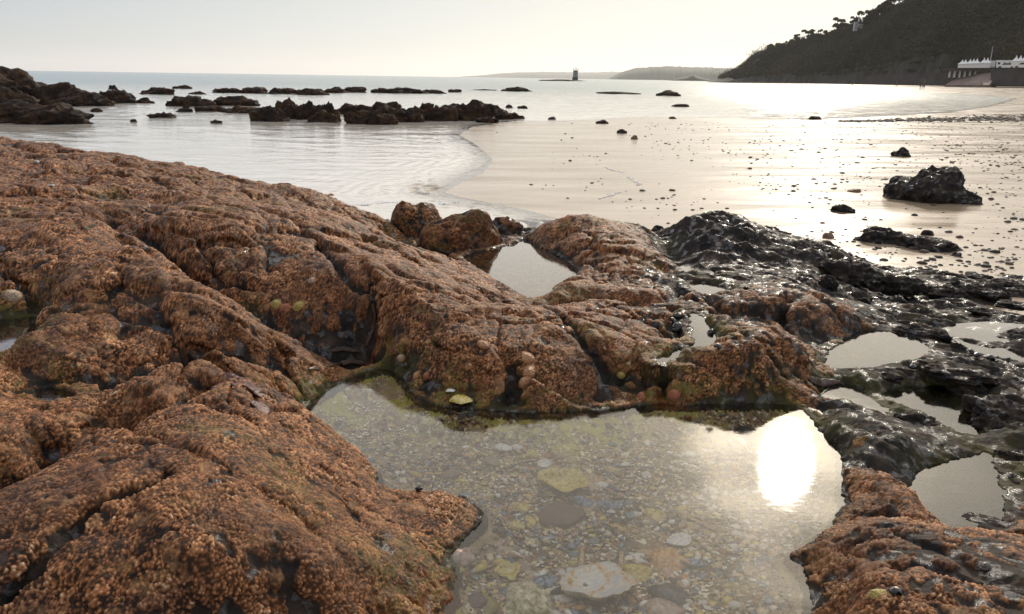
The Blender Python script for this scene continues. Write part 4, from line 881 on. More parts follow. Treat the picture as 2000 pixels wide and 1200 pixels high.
BIG = [(1165,1165,135,'oyster',.8,0,True,20,'large pearly oyster shell with orange rim on the pool bottom'),(1098,955,98,'yellow',.62,0,True,-25,'large yellow oyster shell lying open in the middle of the pool'),(1150,948,50,'tan',.95,0,False,0,'round brown shell against the right side of the yellow oyster'),(1190,992,58,'mussel',.42,0,False,-10,'right one of two blue mussel shells below the yellow oyster'),(1140,984,56,'mussel',.42,0,False,-20,'left one of two blue mussel shells below the yellow oyster'),
 (1303,1168,92,'dark',.55,0,False,-20,'black mussel shell near the bottom edge of the pool'),(1290,1192,80,'pink',.6,0,False,0,'pink shell under the black mussel'),(1297,1100,82,'orange',.75,0,False,-30,'big rough orange oyster shell right of centre'),(1242,1125,58,'yellow',.72,0,False,-35,'yellow shell between pearly oyster and orange oyster'),(1243,1094,40,'white',.6,0,False,-40,'white chipped shell above the yellow shell'),(982,878,38,'white',.72,20,False,0,'white clam half near the ridge reflection'),(1009,876,24,'white',.6,14,False,0,'small white shell right of the white clam'),
 (1041,891,32,'yellow',.7,0,False,20,'small yellow shell below the white clam'),(1063,912,26,'white',.8,16,True,0,'bright white broken shell above the yellow oyster'),(1176,951,30,'white',.6,18,False,10,'white scallop chip right of the brown shell'),(1417,985,52,'tan',.62,0,False,70,'pale leaf shaped shell beside the sun glare'),(1336,1131,20,'orange',.8,0,False,0,'bright orange shell fragment right of centre'),(1352,1112,48,'mussel',.4,0,True,-25,'blue mussel with a bright lip right of the orange oyster'),
 (1062,1140,52,'mussel',.7,24,False,15,'grey blue cockle left of the pearly oyster'),(992,1128,46,'yellow',.8,0,True,-20,'pale yellow cup shell in the lower left of the pool'),(978,1104,40,'yellow',.55,0,False,10,'thin yellow shell above the pale cup shell'),(900,1092,50,'pink',.7,0,False,0,'pinkish flat shell beside the foreground slope'),(1090,1160,40,'dark',.4,0,False,30,'dark mussel touching the pearly oyster'),(1100,1175,40,'white',.5,0,False,0,'white shell edge left of the pearly oyster'),(1325,1065,44,'white',.7,0,True,20,'pale fan shell above the orange oyster'),(1280,1010,46,'yellow',.75,0,False,-50,'yellow brown shell right of the dark hollow'),(1335,1010,36,'tan',.45,0,False,-40,'slim tan shell near the pale leaf shell'),(1190,920,26,'tan',.7,18,False,0,'tan cockle above the brown shell'),(1345,890,26,'white',.6,0,False,0,'white chip in the far bright water'),(1060,900,20,'tan',.8,12,False,0,'small tan cockle left of the tan cockle pair'),(900,785,44,'yellow',.7,0,False,10,'yellow shell wedged at the water line under the ridge'),(880,766,20,'white',.6,0,False,0,'small white shell above the wedged yellow shell'),(1015,995,44,'yellow',.5,0,False,-30,'yellow weedy shell left of the dark hollow'),(1010,1030,34,'yellow',.7,0,False,0,'round yellow shell below the weedy one'),(1390,960,30,'white',.6,0,False,0,'faint white shell left of the glare'),(1230,1015,24,'mussel',.5,0,True,60,'small open mussel with white edge in the pool middle')]
for px, py, ln, kd, asp, ribs, upw, rot, lb in BIG:
    p = floor_at(px, py); dist = (p - Vector((0, 0, H_CAM))).length; s_ = ln / F_PX * dist
    me = shell_mesh('shell', s_, s_ * asp * 1.15, s_ * .20, SH[kd], ribs, px, upw, .05 if ribs else .28)
    o = bpy.data.objects.new('shell', me); COL.objects.link(o); o.location = p + Vector((0, 0, .003)); o.rotation_euler = (rng.uniform(-.2, .35), rng.uniform(-.15, .15), math.radians(rot) + rng.uniform(-.2, .2)); tag(o, lb, 'shell', 'larger shells on the pool bottom')
# razor shells
for px, py, ln, rot, lb in [(1135,1108,78,83,'left grey razor shell standing on edge in the gravel'),(1212,1108,58,80,'right grey razor shell above the pearly oyster'),(1347,1015,90,-55,'long thin pale razor shell near the pale leaf shell')]:
    p = floor_at(px, py); s_ = ln / F_PX * (p - Vector((0, 0, H_CAM))).length
    bm = bmesh.new()
    for i in range(9):
        for j in range(7):
            a = (j / 6 - .5) * 2.6; bm.verts.new(((i / 8 - .5) * s_ * 1.3, math.sin(a) * .006, math.cos(a) * .003))
    bm.verts.ensure_lookup_table()
    for i in range(8):
        for j in range(6): bm.faces.new([bm.verts[i * 7 + j], bm.verts[(i + 1) * 7 + j], bm.verts[(i + 1) * 7 + j + 1], bm.verts[i * 7 + j + 1]])
    me = bpy.data.meshes.new('razor_shell'); bm.to_mesh(me); bm.free(); o = link('razor_shell', me, SH['tan']); o.location = p + Vector((0, 0, .004)); o.rotation_euler = (0, -.1, math.radians(rot)); md = o.modifiers.new('thick', 'SOLIDIFY'); md.thickness = .0014
    tag(o, lb, 'razor shell', 'razor shells in the pool')
# chalk-crusted stone and dull stones
t = NT('chalky_stone'); M_CHALK = t.set(Base_Color=t.ramp(t.noise(75, 5, .65), [(.36, (.20, .17, .06)), (.48, (.42, .36, .20)), (.6, (.70, .62, .50))]), Roughness=.8, Normal=t.bump(t.noise(90, 4), .6, .006))
STN = [(1030,1178,130,M_CHALK,'lumpy chalk white crusted stone at the bottom edge of the pool'),(950,1186,60,plain('olive_stone', (.26, .22, .06)),'yellow green stone left of the chalky stone'),(1095,1010,100,plain('brown_flat_stone', (.12, .072, .05)),'smooth dark brown stone in the middle of the pool'),(1160,1060,30,plain('grey_stone', (.16, .17, .17)),'grey pebble below the dark brown stone'),(1120,1085,26,plain('grey_stone', (.14, .17, .17)),'blue grey pebble beside the razor shell'),(960,905,40,plain('tan_stone', (.26, .19, .12)),'tan stone in the far left of the pool'),(880,930,46,plain('dull_stone', (.22, .15, .10)),'dull stone beside the spur'),(925,1180,50,plain('purple_stone', (.15, .08, .075)),'purple brown stone next to the foreground slope'),(1205,1020,24,plain('dark_pebble', (.05, .045, .04)),'dark pebble in the pool centre'),(1230,1070,34,plain('brown_flat_stone', (.14, .09, .06)),'brown pebble below the small open mussel')]
for i, (px, py, ln, m, lb) in enumerate(STN):
    p = floor_at(px, py); s_ = ln / F_PX * (p - Vector((0, 0, H_CAM))).length / 2; v, f = blob(s_, s_ * .8, s_ * (.30 if i == 2 else .45), 500 + i, 4, .25, .05)
    o = link('pool_stone', np_mesh('pool_stone', v, f), m); o.location = p; o.rotation_euler = (0, 0, rng.uniform(0, 6)); tag(o, lb, 'stone', 'stones on the pool bottom')
# lesser shells: copies of a few kinds
kinds = [('white', .75, 16, 'small white shell among the gravel of the pool bottom'), ('tan', .8, 14, 'small tan shell among the gravel of the pool bottom'), ('yellow', .65, 0, 'small yellow shell among the gravel of the pool bottom'), ('mussel', .45, 0, 'small blue grey mussel among the gravel of the pool bottom'), ('orange', .7, 0, 'small orange shell among the gravel of the pool bottom')]
small = [shell_mesh('small_shell', 1, asp, .2, SH[k], rb, 7 + i, i % 2 == 1, .15) for i, (k, asp, rb, lb) in enumerate(kinds)]
MP = np.array(pool_polys['main'][0]); n_ = 0
while n_ < 290:
    px, py = rng.uniform(760, 1560), 860 + 340 * rng.random() ** .8
    x, y = at_z(px, py, .09)
    if poly_sd(np.array([x]), np.array([y]), MP)[0] > -.05: continue
    z = float(lookup(HV, np.array([x]), np.array([y]))[0]); k = int(rng.choice(5, p=[.3, .25, .2, .17, .08])); s_ = float(np.exp(rng.normal(math.log(.0175), .40)))
    o = bpy.data.objects.new('small_shell', small[k]); COL.objects.link(o); o.location = (x, y, z + .002); o.scale = (s_,) * 3; o.rotation_euler = (rng.uniform(-.5, .5), rng.uniform(-.4, .4), rng.uniform(0, 6.28)); tag(o, kinds[k][3], 'shell', 'small shells in the pool gravel'); n_ += 1
GM = [plain('grit_' + n, c, .6, .3, 150) for n, c in (('brown', (.14, .09, .055)), ('dark', (.045, .038, .035)), ('ochre', (.34, .23, .11)), ('pale', (.55, .48, .38)), ('slate', (.14, .16, .18)), ('rust', (.24, .10, .045)))]
spots = []
while len(spots) < 12000:
    px, py = rng.uniform(640, 1600, 600), 800 + 420 * rng.random(600) ** .85; x, y = at_z(px, py, .09)
    ok = (poly_sd(x, y, MP) < -.03) & (fbm(x * 4.2, y * 4.2, 0 * x, 2, 611) > -.12 - .25 * rng.random(600)); z = lookup(HV, x, y)
    spots += [(a, b, c, float(np.exp(rng.normal(math.log(.0030), .55)))) for a, b, c in zip(x[ok], y[ok], z[ok])]
frag = []
pvf = [blob(1, .7, .22, 360 + k, 1, .45, 0) for k in range(6)]
while len(frag) < 3300:
    px, py = rng.uniform(760, 1600, 400), 850 + 370 * rng.random(400) ** .8; x, y = at_z(px, py, .09)
    ok = poly_sd(x, y, MP) < -.05; z = lookup(HV, x, y)
    frag += [(a, b, c + .002, float(np.exp(rng.normal(math.log(.0058), .42)))) for a, b, c in zip(x[ok], y[ok], z[ok])]
FM = [plain('shell_bit_' + n, c, .5, .25, 120) for n, c in (('white', (.74, .70, .62)), ('cream', (.66, .52, .34)), ('yellow', (.58, .44, .12)), ('slate', (.20, .24, .30)), ('rose', (.50, .32, .25)), ('brown', (.26, .15, .08)))]
scatter('shell_debris', frag, FM, 'broken bits of shell strewn on the pool bottom', pvf)
scatter('pool_gravel', spots, GM, 'shell grit and fine gravel on the pool bottom', pv1)

# ------------------------------------------------------------------ far shores, headland
t = NT('far_wooded_hill'); M_FAR = t.set(Base_Color=t.ramp(t.noise(.02, 6), [(.35, (.035, .045, .028)), (.65, (.06, .065, .04))]), Roughness=.9)
def far_hill(name, prof, dist, depth, label):
    nX, nD = 260, 10; vs = []; px = np.linspace(prof[0][0], prof[-1][0], nX); py = np.interp(px, [p[0] for p in prof], [p[1] for p in prof])
    hz = 137.05 + .0149 * px
    for i in range(nX):
        ht = max((hz[i] - py[i]), 0) / F_PX * dist * 1.03; hill = [(0, 0), (.06, .35), (.16, .68), (.30, .90), (.45, 1.0), (.6, .98), (.75, .9), (.9, .75), (1, .5), (1.05, 0)]
        for q, g_ in hill:
            p = at_r(px[i], hz[i], dist + q * depth); z = g_ * ht + (.09 * ht * float(fbm(np.array([i * .16 + q * 2.2]), np.array([q * 5.]), 0, 4, 5)[0]) if g_ > .3 else 0) - (6 if g_ == 0 else 0)
            vs.append((p.x, p.y, z + (1.1 * g_)))
    o = link(name, np_mesh(name, np.array(vs), grid_faces(nX, nD)), M_FAR); return tag(o, label, None, None, 'structure')
far_hill('hill', [(885,153),(900,150),(940,147.5),(1000,142.5),(1060,141.5),(1120,142),(1160,142.5),(1200,141.5),(1260,143),(1330,145),(1400,148),(1460,157)], 8200, 900, 'faint far coast on the horizon')
far_hill('hill', [(1186,156),(1196,150),(1210,143),(1235,135.5),(1265,132.5),(1300,131.5),(1340,132.5),(1380,134),(1430,135.5),(1470,137),(1560,140)], 3300, 500, 'grey wooded coast beyond the bay')
tag(far_hill('island', [(1306,159),(1318,155),(1332,152.5),(1344,150),(1350,146.5),(1354,146),(1360,150),(1374,154),(1395,158)], 1500, 90, 'small pointed islet'), None, None, None, 'structure')

STA = [(1380,560,160.0),(1395,545,158.5),(1412,520,152.5),(1440,490,139),(1470,462,116),(1500,440,106),(1540,415,93),(1580,395,81),(1620,375,72),(1650,358,60),(1690,340,48),(1720,328,30),(1760,312,12),(1850,290,-25),(1950,275,-55),(2050,265,-70),(2200,255,-80),(2400,250,-80)]
nU, nS = 420, 60
pxs = np.linspace(1380, 2400, nU); db = np.interp(pxs, [s[0] for s in STA], [s[1] for s in STA]); sk = np.interp(pxs, [s[0] for s in STA], [s[2] for s in STA])
hv = np.zeros((nU, nS, 3))
for i in range(nU):
    dc = db[i] + 75 + 20 * sstep(1600, 2000, pxs[i]); zc = at_r(pxs[i], sk[i], dc).z; d0 = ray(pxs[i], 160); d0 = d0 / math.hypot(d0[0], d0[1])
    z0 = 1.3 * sstep(1600, 1750, pxs[i])
    for j in range(nS):
        s_ = (j / (nS - 1)) ** 1.35 * 1.5
        r_ = db[i] + s_ * (dc - db[i])
        g_ = .16 * sstep(0, .06, s_) + .84 * (1 - (1 - min(s_, 1)) ** 1.35) if s_ <= 1 else 1 - .25 * (s_ - 1)
        hv[i, j] = (d0[0] * r_, d0[1] * r_, z0 + (zc - z0) * max(g_, 0) - (1.5 if j == 0 else 0))
bump_ = 3.2 * fbm(hv[..., 0] * .03, hv[..., 1] * .03, hv[..., 2] * .03, 4, 701) * sstep(0, 12, hv[..., 2]) 
hv[..., 2] += bump_; tq = .9 * fbm(hv[..., 0] * .12, hv[..., 1] * .12, hv[..., 2] * .12, 4, 702)
rxy = np.hypot(hv[..., 0], hv[..., 1]); hv[..., 0] *= 1 + 4 * tq / rxy; hv[..., 1] *= 1 + 4 * tq / rxy
t = NT('headland_ground'); geo = t.n('NewGeometry'); sp_ = t.n('SeparateXYZ'); t.l(geo.outputs['Position'], sp_.inputs[0])
rockc = t.ramp(t.noise(.3, 6), [(.38, (.004, .004, .0035)), (.58, (.011, .010, .009)), (.72, (.04, .036, .032))]); soil = t.ramp(t.noise(.12, 5), [(.35, (.008, .009, .005)), (.6, (.015, .016, .008)), (.75, (.03, .022, .014))])
hl = t.math('ADD', sp_.outputs[2], t.math('MULTIPLY', t.noise(.08, 4), 14.0))
M_HEAD = t.set(Base_Color=t.mix(t.fr(hl, 8, 13, 0, 1), rockc, soil), Roughness=.9, Normal=t.bump(t.noise(.5, 5), .8, 1.0))
tag(link('headland', np_mesh('headland', hv.reshape(-1, 3), grid_faces(nU, nS)), M_HEAD), 'steep wooded headland above the beach', None, None, 'structure')
# scrub and canopy cover: many leaf clumps
t = NT('foliage'); at_ = t.attr('tone')
M_LEAF = t.set(Base_Color=t.ramp(at_, [(0, (.010, .013, .006)), (.4, (.017, .023, .010)), (.7, (.030, .038, .014)), (.88, (.06, .052, .018)), (.95, (.055, .03, .018)), (1, (.045, .026, .018))]), Roughness=.85, Specular_IOR_Level=.15)
def leaves(centres, radii, per, size, tone, squash=.75):
    n = len(centres); C = np.repeat(centres, per, 0); R_ = np.repeat(radii, per)
    d = rng.normal(size=(len(C), 3)); d /= np.linalg.norm(d, axis=1, keepdims=True); d[:, 2] = np.where(d[:, 2] < -.3, -d[:, 2], d[:, 2])
    P = C + d * (R_ * rng.uniform(.55, 1.05, len(C)))[:, None] * np.array([1, 1, squash])
    a = rng.normal(size=(len(C), 3)) + d * .2; a /= np.linalg.norm(a, axis=1, keepdims=True); b = np.cross(a, rng.normal(size=(len(C), 3))); b /= np.linalg.norm(b, axis=1, keepdims=True)
    s_ = (size * rng.uniform(.6, 1.3, len(C)))[:, None]
    V_ = np.stack([P - a * s_ * .6, P + b * s_ * .5, P + a * s_ * .7, P - b * s_ * .45], 1).reshape(-1, 3)
    tn = np.repeat(np.clip(np.repeat(tone, per) + rng.normal(0, .09, len(C)), 0, 1), 4)
    return V_, np.arange(len(V_)).reshape(-1, 4), {'tone': tn}
ii = rng.integers(2, nU // 2 + 60, 11000); jj = (rng.random(11000) ** .75 * 47).astype(int) + 2
ii = np.concatenate([ii, rng.integers(30, 190, 900)]); jj = np.concatenate([jj, rng.integers(38, 46, 900)])
cen = hv[ii, jj]; okk = cen[:, 2] > 3.0 + 4 * gnoise(cen[:, 0] * .05, cen[:, 1] * .05, 0, 711); cen = cen[okk]
big_ = fbm(cen[:, 0] * .02, cen[:, 1] * .02, cen[:, 2] * .02, 3, 713)
v_, f_, a_ = leaves(cen + (0, 0, .4), rng.uniform(.7, 1.9, len(cen)) * (1 + 1.1 * (rng.random(len(cen)) < .14)) * (1 + .5 * (big_ > .1)) * (1 + .6 * (jj[okk] > 36)), 24, .50, np.clip(.40 + 1.3 * big_ + rng.normal(0, .14, len(cen)), 0, .98))
o = link('woods', np_mesh('woods', v_, f_, a_), M_LEAF, smooth=False); tag(o, 'dark scrub and trees covering the headland slope', None, None, 'stuff')
M_BARK = plain('bark', (.05, .04, .032), .9)
def tree(px, py_top, py_base, wpx, label, lean=0, seed=0, open_=False):
    d_ = float(np.interp(px, pxs, db)) + 75 + 20 * float(sstep(1600, 2000, px)); b = at_r(px, py_base, d_); tp = at_r(px, py_top, d_); h = tp.z - b.z; wd = wpx / F_PX * d_
    e = bpy.data.objects.new('tree', None); COL.objects.link(e); e.location = (b.x, b.y, b.z - 2.2); tag(e, label, 'tree', 'trees on the headland skyline')
    bm = bmesh.new(); segs = [((0, 0, 0), (lean * .4, 0, h * .45 + 1), .035 * h + .12, .022 * h + .06)]
    for k in range(5):
        a = k * 1.26 + seed; segs.append(((lean * .4, 0, h * (.32 + .05 * k) + 1), (lean + math.cos(a) * wd * .3, math.sin(a) * wd * .3, h * (.62 + .06 * k) + 1), .018 * h + .04, .03))
    for p0, p1, r0, r1 in segs:
        v0, v1 = Vector(p0), Vector(p1); ax = (v1 - v0).normalized(); s1 = ax.orthogonal().normalized(); s2 = ax.cross(s1); ring = []
        for c_, rr_ in ((v0, r0), (v1, r1)): ring.append([bm.verts.new(c_ + (s1 * math.cos(q) + s2 * math.sin(q)) * rr_) for q in np.linspace(0, 2 * math.pi, 7)[:-1]])
        for k in range(6): bm.faces.new([ring[0][k], ring[0][(k + 1) % 6], ring[1][(k + 1) % 6], ring[1][k]])
    me = bpy.data.meshes.new('trunk'); bm.to_mesh(me); bm.free(); link('trunk', me, M_BARK, e)
    r_ = np.random.default_rng(seed + 60); nc = 16 if not open_ else 11
    c_ = np.stack([r_.uniform(-.42, .42, nc) * wd + lean, r_.uniform(-.4, .4, nc) * wd, h * r_.uniform(.02 if not open_ else .25, .95, nc) + 1.6], 1); c_[:, :2] *= np.clip(1.25 - np.abs(c_[:, 2:3] - 1 - h * .6) / h, .4, 1)
    v, f, a = leaves(c_, r_.uniform(.12, .20, nc) * wd, 60, .10 * wd + .12, np.full(nc, .22) + r_.normal(0, .08, nc)); link('crown', np_mesh('crown', v, f, a), M_LEAF, e, smooth=False)
for k, a in enumerate([(1636,34,66,26,'tall dark pine with stacked crown standing left of the hilltop house',0,1),(1576,55,78,24,'spreading bushy tree with ragged top at the middle of the skyline',.3,2,True),(1558,66,84,18,'low rounded tree left of the spreading tree',0,3),(1606,57,78,17,'small round tree between the spreading tree and the pine',0,4),(1508,85,108,22,'first bushy tree on the seaward skyline',.2,5),(1540,76,92,14,'little wind bent tree right of the first skyline tree',.4,6,True),(1668,32,56,20,'dark tree touching the left of the hilltop house',0,7),(1712,12,46,44,'wide domed tree right of the hilltop house',0,8),(1692,18,50,30,'dark tree leaning on the wide domed tree',0,9),(1748,-6,30,40,'big dark tree at the top of the frame',0,10),(1655,44,64,16,'small tree between the pine and the house',0,11),(1464,110,120,7,'tiny bush on the bare seaward slope',0,12,True),(1522,84,100,20,'bush filling the gap between first and second skyline trees',0,13),(1592,66,80,20,'dense bush right of the spreading tree',0,14),(1620,58,78,18,'small dense tree at the left foot of the pine',0,15),(1646,46,68,22,'dense bush at the right foot of the pine',0,16),(1730,8,44,34,'round tree between the domed tree and the topmost tree',0,17),(1680,36,62,24,'low bush in front of the hilltop house',0,18),(1700,34,60,26,'bush on the slope right of the house',0,19),(1488,100,114,12,'low bush on the seaward skyline',.2,20,True),(1768,-14,24,40,'tall tree crossing the top frame edge',0,21)]):
    tree(*a[:5], lean=a[5], seed=a[6], open_=len(a) > 7)

# ------------------------------------------------------------------ built things at the far end of the beach
def boxm(bm, c, s, rz=0):
    r_ = bmesh.ops.create_cube(bm, size=1.0); ca, sa = math.cos(rz), math.sin(rz)
    for v in r_['verts']:
        x, y, z = v.co.x * s[0], v.co.y * s[1], v.co.z * s[2]; v.co = (c[0] + x * ca - y * sa, c[1] + x * sa + y * ca, c[2] + z)
def part(name, bm, m, parent):
    me = bpy.data.meshes.new(name); bm.to_mesh(me); bm.free(); return link(name, me, m, parent, smooth=False)
def empty(name, loc, rz, label, cat, group=None):
    e = bpy.data.objects.new(name, None); COL.objects.link(e); e.location = loc; e.rotation_euler = (0, 0, rz); return tag(e, label, cat, group)
M_WHITE = plain('white_paint', (.72, .71, .68), .6, .08); M_CONC = plain('old_concrete', (.16, .145, .13), .85, .3, .6); M_DARKC = plain('dark_seawall', (.055, .05, .048), .85, .3, .5); M_RED = plain('slipway_stone', (.17, .12, .10), .85, .3, .4); M_SLATE = plain('slate_roof', (.06, .06, .07), .7); M_GLASS = plain('dark_glass', (.02, .022, .025), .1); M_STEEL = plain('grey_steel', (.25, .25, .25), .5)
DW = 228.0
a0 = math.atan2(*[float(v) for v in ray(1940, 150)[:2]]); face = -a0                   # yaw of things facing the camera here
def wall(name, pts_top, pts_bot, thick, m, label, cat, d=DW):
    """a wall seen between photo outlines, with real thickness behind"""
    bm = bmesh.new(); fr, bk = [], []
    for (px, py), dd in pts_top + pts_bot[::-1]:
        p = at_r(px, py, dd); q = at_r(px, py, dd) + Vector((math.sin(a0), math.cos(a0), 0)) * thick; fr.append(bm.verts.new(p)); bk.append(bm.verts.new(q))
    bm.faces.new(fr); bm.faces.new(bk[::-1]); n = len(fr)
    for i in range(n): bm.faces.new([fr[i], bk[i], bk[(i + 1) % n], fr[(i + 1) % n]])
    bmesh.ops.recalc_face_normals(bm, faces=bm.faces[:]); me = bpy.data.meshes.new(name); bm.to_mesh(me); bm.free(); return tag(link(name, me, m, smooth=False), label, cat)
wall('seawall', [((1935, 135.5), DW), ((2060, 134), DW - 4)], [((1935, 166), DW), ((2060, 166), DW - 4)], 14, M_DARKC, 'dark upright seawall under the white cars', 'seawall')
wall('seawall', [((1690, 150), 262), ((1760, 143), 258), ((1860, 143), 252)], [((1690, 165), 262), ((1760, 166), 258), ((1860, 166), 252)], 5, M_DARKC, 'low dark seawall along the foot of the wooded slope', 'seawall')
bm = bmesh.new()
pr = [at_r(1846, 166, 236), at_r(1932, 166, 224), at_r(1951, 142, 234), at_r(1885, 142, 246)]
lowr = [Vector((p.x, p.y, 0)) for p in pr]
vt = [bm.verts.new(p) for p in pr]; vb = [bm.verts.new(p) for p in lowr]; bm.faces.new(vt); bm.faces.new(vb[::-1])
for i in range(4): bm.faces.new([vt[i], vb[i], vb[(i + 1) % 4], vt[(i + 1) % 4]])
bmesh.ops.recalc_face_normals(bm, faces=bm.faces[:]); me = bpy.data.meshes.new('slipway'); bm.to_mesh(me); bm.free(); tag(link('slipway', me, M_RED, smooth=False), 'reddish stone slipway sloping from the promenade to the sand', 'slipway')
# promenade deck on posts
c = at_r(1912, 134, 240); e = empty('promenade_deck', c, face, 'dark promenade deck on pale posts carrying the white tents', 'promenade')
bm = bmesh.new(); boxm(bm, (0, 4, -.35), (16.5, 12, .7)); part('deck', bm, M_DARKC, e)
for k in range(6):
    bm = bmesh.new(); boxm(bm, (-6.4 + k * 1.15, 0, -1.5), (.45, .45, 1.6)); part('post', bm, M_WHITE, e)
def tent(px, yt, yb, d, label):
    b = at_r(px, yb, d); tz = at_r(px, yt, d).z; h = tz - b.z; w = 11.5 / F_PX * d
    e = empty('beach_tent', b, face, label, 'tent', 'white pointed tents on the promenade')
    bm = bmesh.new(); boxm(bm, (0, 0, h * .24), (w * .9, w * .9, h * .48)); part('wall', bm, M_WHITE, e)
    bm = bmesh.new(); rings = []
    for q, ww in ((0, 1.12), (.12, .86), (.3, .52), (.6, .22), (1, .02)):
        z = h * (.46 + .54 * q); rings.append([bm.verts.new((sx_ * ww * w / 2, sy_ * ww * w / 2, z)) for sx_, sy_ in ((-1, -1), (1, -1), (1, 1), (-1, 1))])
    for r0, r1 in zip(rings[:-1], rings[1:]):
        for k in range(4): bm.faces.new([r0[k], r0[(k + 1) % 4], r1[(k + 1) % 4], r1[k]])
    bm.faces.new(rings[-1]); bm.faces.new(rings[0][::-1]); part('roof', bm, M_WHITE, e)
ordn = ['leftmost', 'second', 'third', 'fourth', 'fifth', 'sixth', 'last']
for k, (px, yt) in enumerate([(1877.6,116.5),(1883.8,116),(1893,115),(1899.6,114.5),(1906,114),(1919.6,112.5),(1926.4,112.5)]):
    tent(px, yt, 133, 238, f'{ordn[k]} of the seven white pointed tents in the left row on the promenade')
for k, (px, yt) in enumerate([(1982,108),(1990.4,107.5),(1998.6,107),(2007,106)]):
    tent(px, yt, 130, 226, f'{ordn[k] if k < 3 else "hidden outermost"} of the white pointed tents at the right end of the promenade')
def hut(name, px0, px1, yt, yb, d, dep, label, cat, windows, roofc):
    p0, p1 = at_r(px0, yb, d), at_r(px1, yb, d); w = (p1 - p0).length; h = at_r(px0, yt, d).z - p0.z; e = empty(name, (p0 + p1) / 2, face, label, cat)
    bm = bmesh.new(); boxm(bm, (0, dep / 2, h / 2), (w, dep, h)); part('wall', bm, M_WHITE, e)
    bm = bmesh.new(); boxm(bm, (0, dep / 2, h + .09), (w + .3, dep + .3, .18)); part('roof', bm, roofc, e)
    for k in range(windows):
        bm = bmesh.new(); boxm(bm, (-w / 2 + w * (k + .5) / windows, -.02, h * .55), (w / windows * .45, .06, h * .4)); part('window', bm, M_GLASS, e)
hut('beach_hut', 1929, 1943, 120.5, 132, 238, 3, 'pale low hut at the right end of the left tent row', 'hut', 0, M_WHITE)
hut('beach_cafe', 1945, 1976, 119.5, 130, 234, 5, 'long white flat roofed beach cafe between the two tent rows', 'cafe', 3, M_WHITE)
def car(px, yb, d, label):
    b = at_r(px, yb, d); e = empty('parked_car', b, face, label, 'car', 'white cars parked on the seawall')
    bm = bmesh.new(); prof = [(-2.0, .3), (-2.0, .75), (-1.2, .9), (-.6, 1.42), (.9, 1.42), (1.5, .95), (2.0, .85), (2.0, .3)]
    f0 = [bm.verts.new((x, -.8, z)) for x, z in prof]; f1 = [bm.verts.new((x, .8, z)) for x, z in prof]; bm.faces.new(f0); bm.faces.new(f1[::-1])
    for i in range(8): bm.faces.new([f0[i], f1[i], f1[(i + 1) % 8], f0[(i + 1) % 8]])
    bmesh.ops.recalc_face_normals(bm, faces=bm.faces[:]); part('body', bm, M_WHITE, e)
    bm = bmesh.new(); fw_ = [(-1.0, .95), (-.5, 1.34), (.8, 1.34), (1.3, .98)]; bm.faces.new([bm.verts.new((x, -.83, z)) for x, z in fw_]); part('window', bm, M_GLASS, e)
    for x in (-1.25, 1.25):
        bm = bmesh.new(); r_ = bmesh.ops.create_cone(bm, cap_ends=True, segments=16, radius1=.33, radius2=.33, depth=.22)
        for v in r_['verts']: v.co = (v.co.x + x, v.co.z - .78, v.co.y + .33)
        part('wheel', bm, M_GLASS, e)
car(1964, 135.3, 229, 'left one of the white cars parked on the seawall'); car(1997, 134.8, 226, 'right white car parked on the seawall by the frame edge')
def pole(px, yt, yb, d, r_, name, label, m=M_STEEL):
    b = at_r(px, yb, d); h = at_r(px, yt, d).z - b.z; bm = bmesh.new(); bmesh.ops.create_cone(bm, cap_ends=True, segments=8, radius1=r_, radius2=r_ * .6, depth=h)
    bmesh.ops.translate(bm, verts=bm.verts[:], vec=(0, 0, h / 2)); me = bpy.data.meshes.new(name); bm.to_mesh(me); bm.free(); o = link(name, me, m); o.location = b; return tag(o, label, 'mast')
pole(1934, 91, 121, 240, .12, 'flag_mast', 'slender pale mast behind the tents and the cafe')
# hilltop house
d_ = float(np.interp(1674, pxs, db)) + 62; b = at_r(1674, 58, d_); e = empty('hilltop_house', b, -math.atan2(b.x, b.y) + .35, 'white house with tall chimneys half hidden by hilltop trees', 'house')
u_ = d_ / F_PX * .8
bm = bmesh.new(); boxm(bm, (-4 * u_, 0, 6 * u_), (7 * u_, 8 * u_, 18 * u_)); boxm(bm, (5 * u_, 0, 6 * u_), (10.9 * u_, 7 * u_, 10 * u_)); part('wall', bm, plain('grey_render', (.36, .36, .37), .8), e)  # house walls in one mid grey
bm = bmesh.new(); boxm(bm, (-4 * u_, 0, 15.4 * u_), (7.8 * u_, 8.8 * u_, .8 * u_)); boxm(bm, (5.3 * u_, 0, 13 * u_), (11 * u_, 6.2 * u_, 4 * u_)); rf = part('roof', bm, M_SLATE, e)
for x in (1.0, 8.5):
    bm = bmesh.new(); boxm(bm, (x * u_, 0, 18.5 * u_), (1.8 * u_, 2 * u_, 7 * u_)); part('chimney', bm, M_WHITE, rf)
for x, z in ((-4.5, 10), (-4.5, 4), (3, 7), (7, 7)):
    bm = bmesh.new(); boxm(bm, (x * u_, -(4.05 if x < 0 else 3.55) * u_, z * u_), (1.3 * u_, .2 * u_, 2.4 * u_)); part('window', bm, M_GLASS, e)
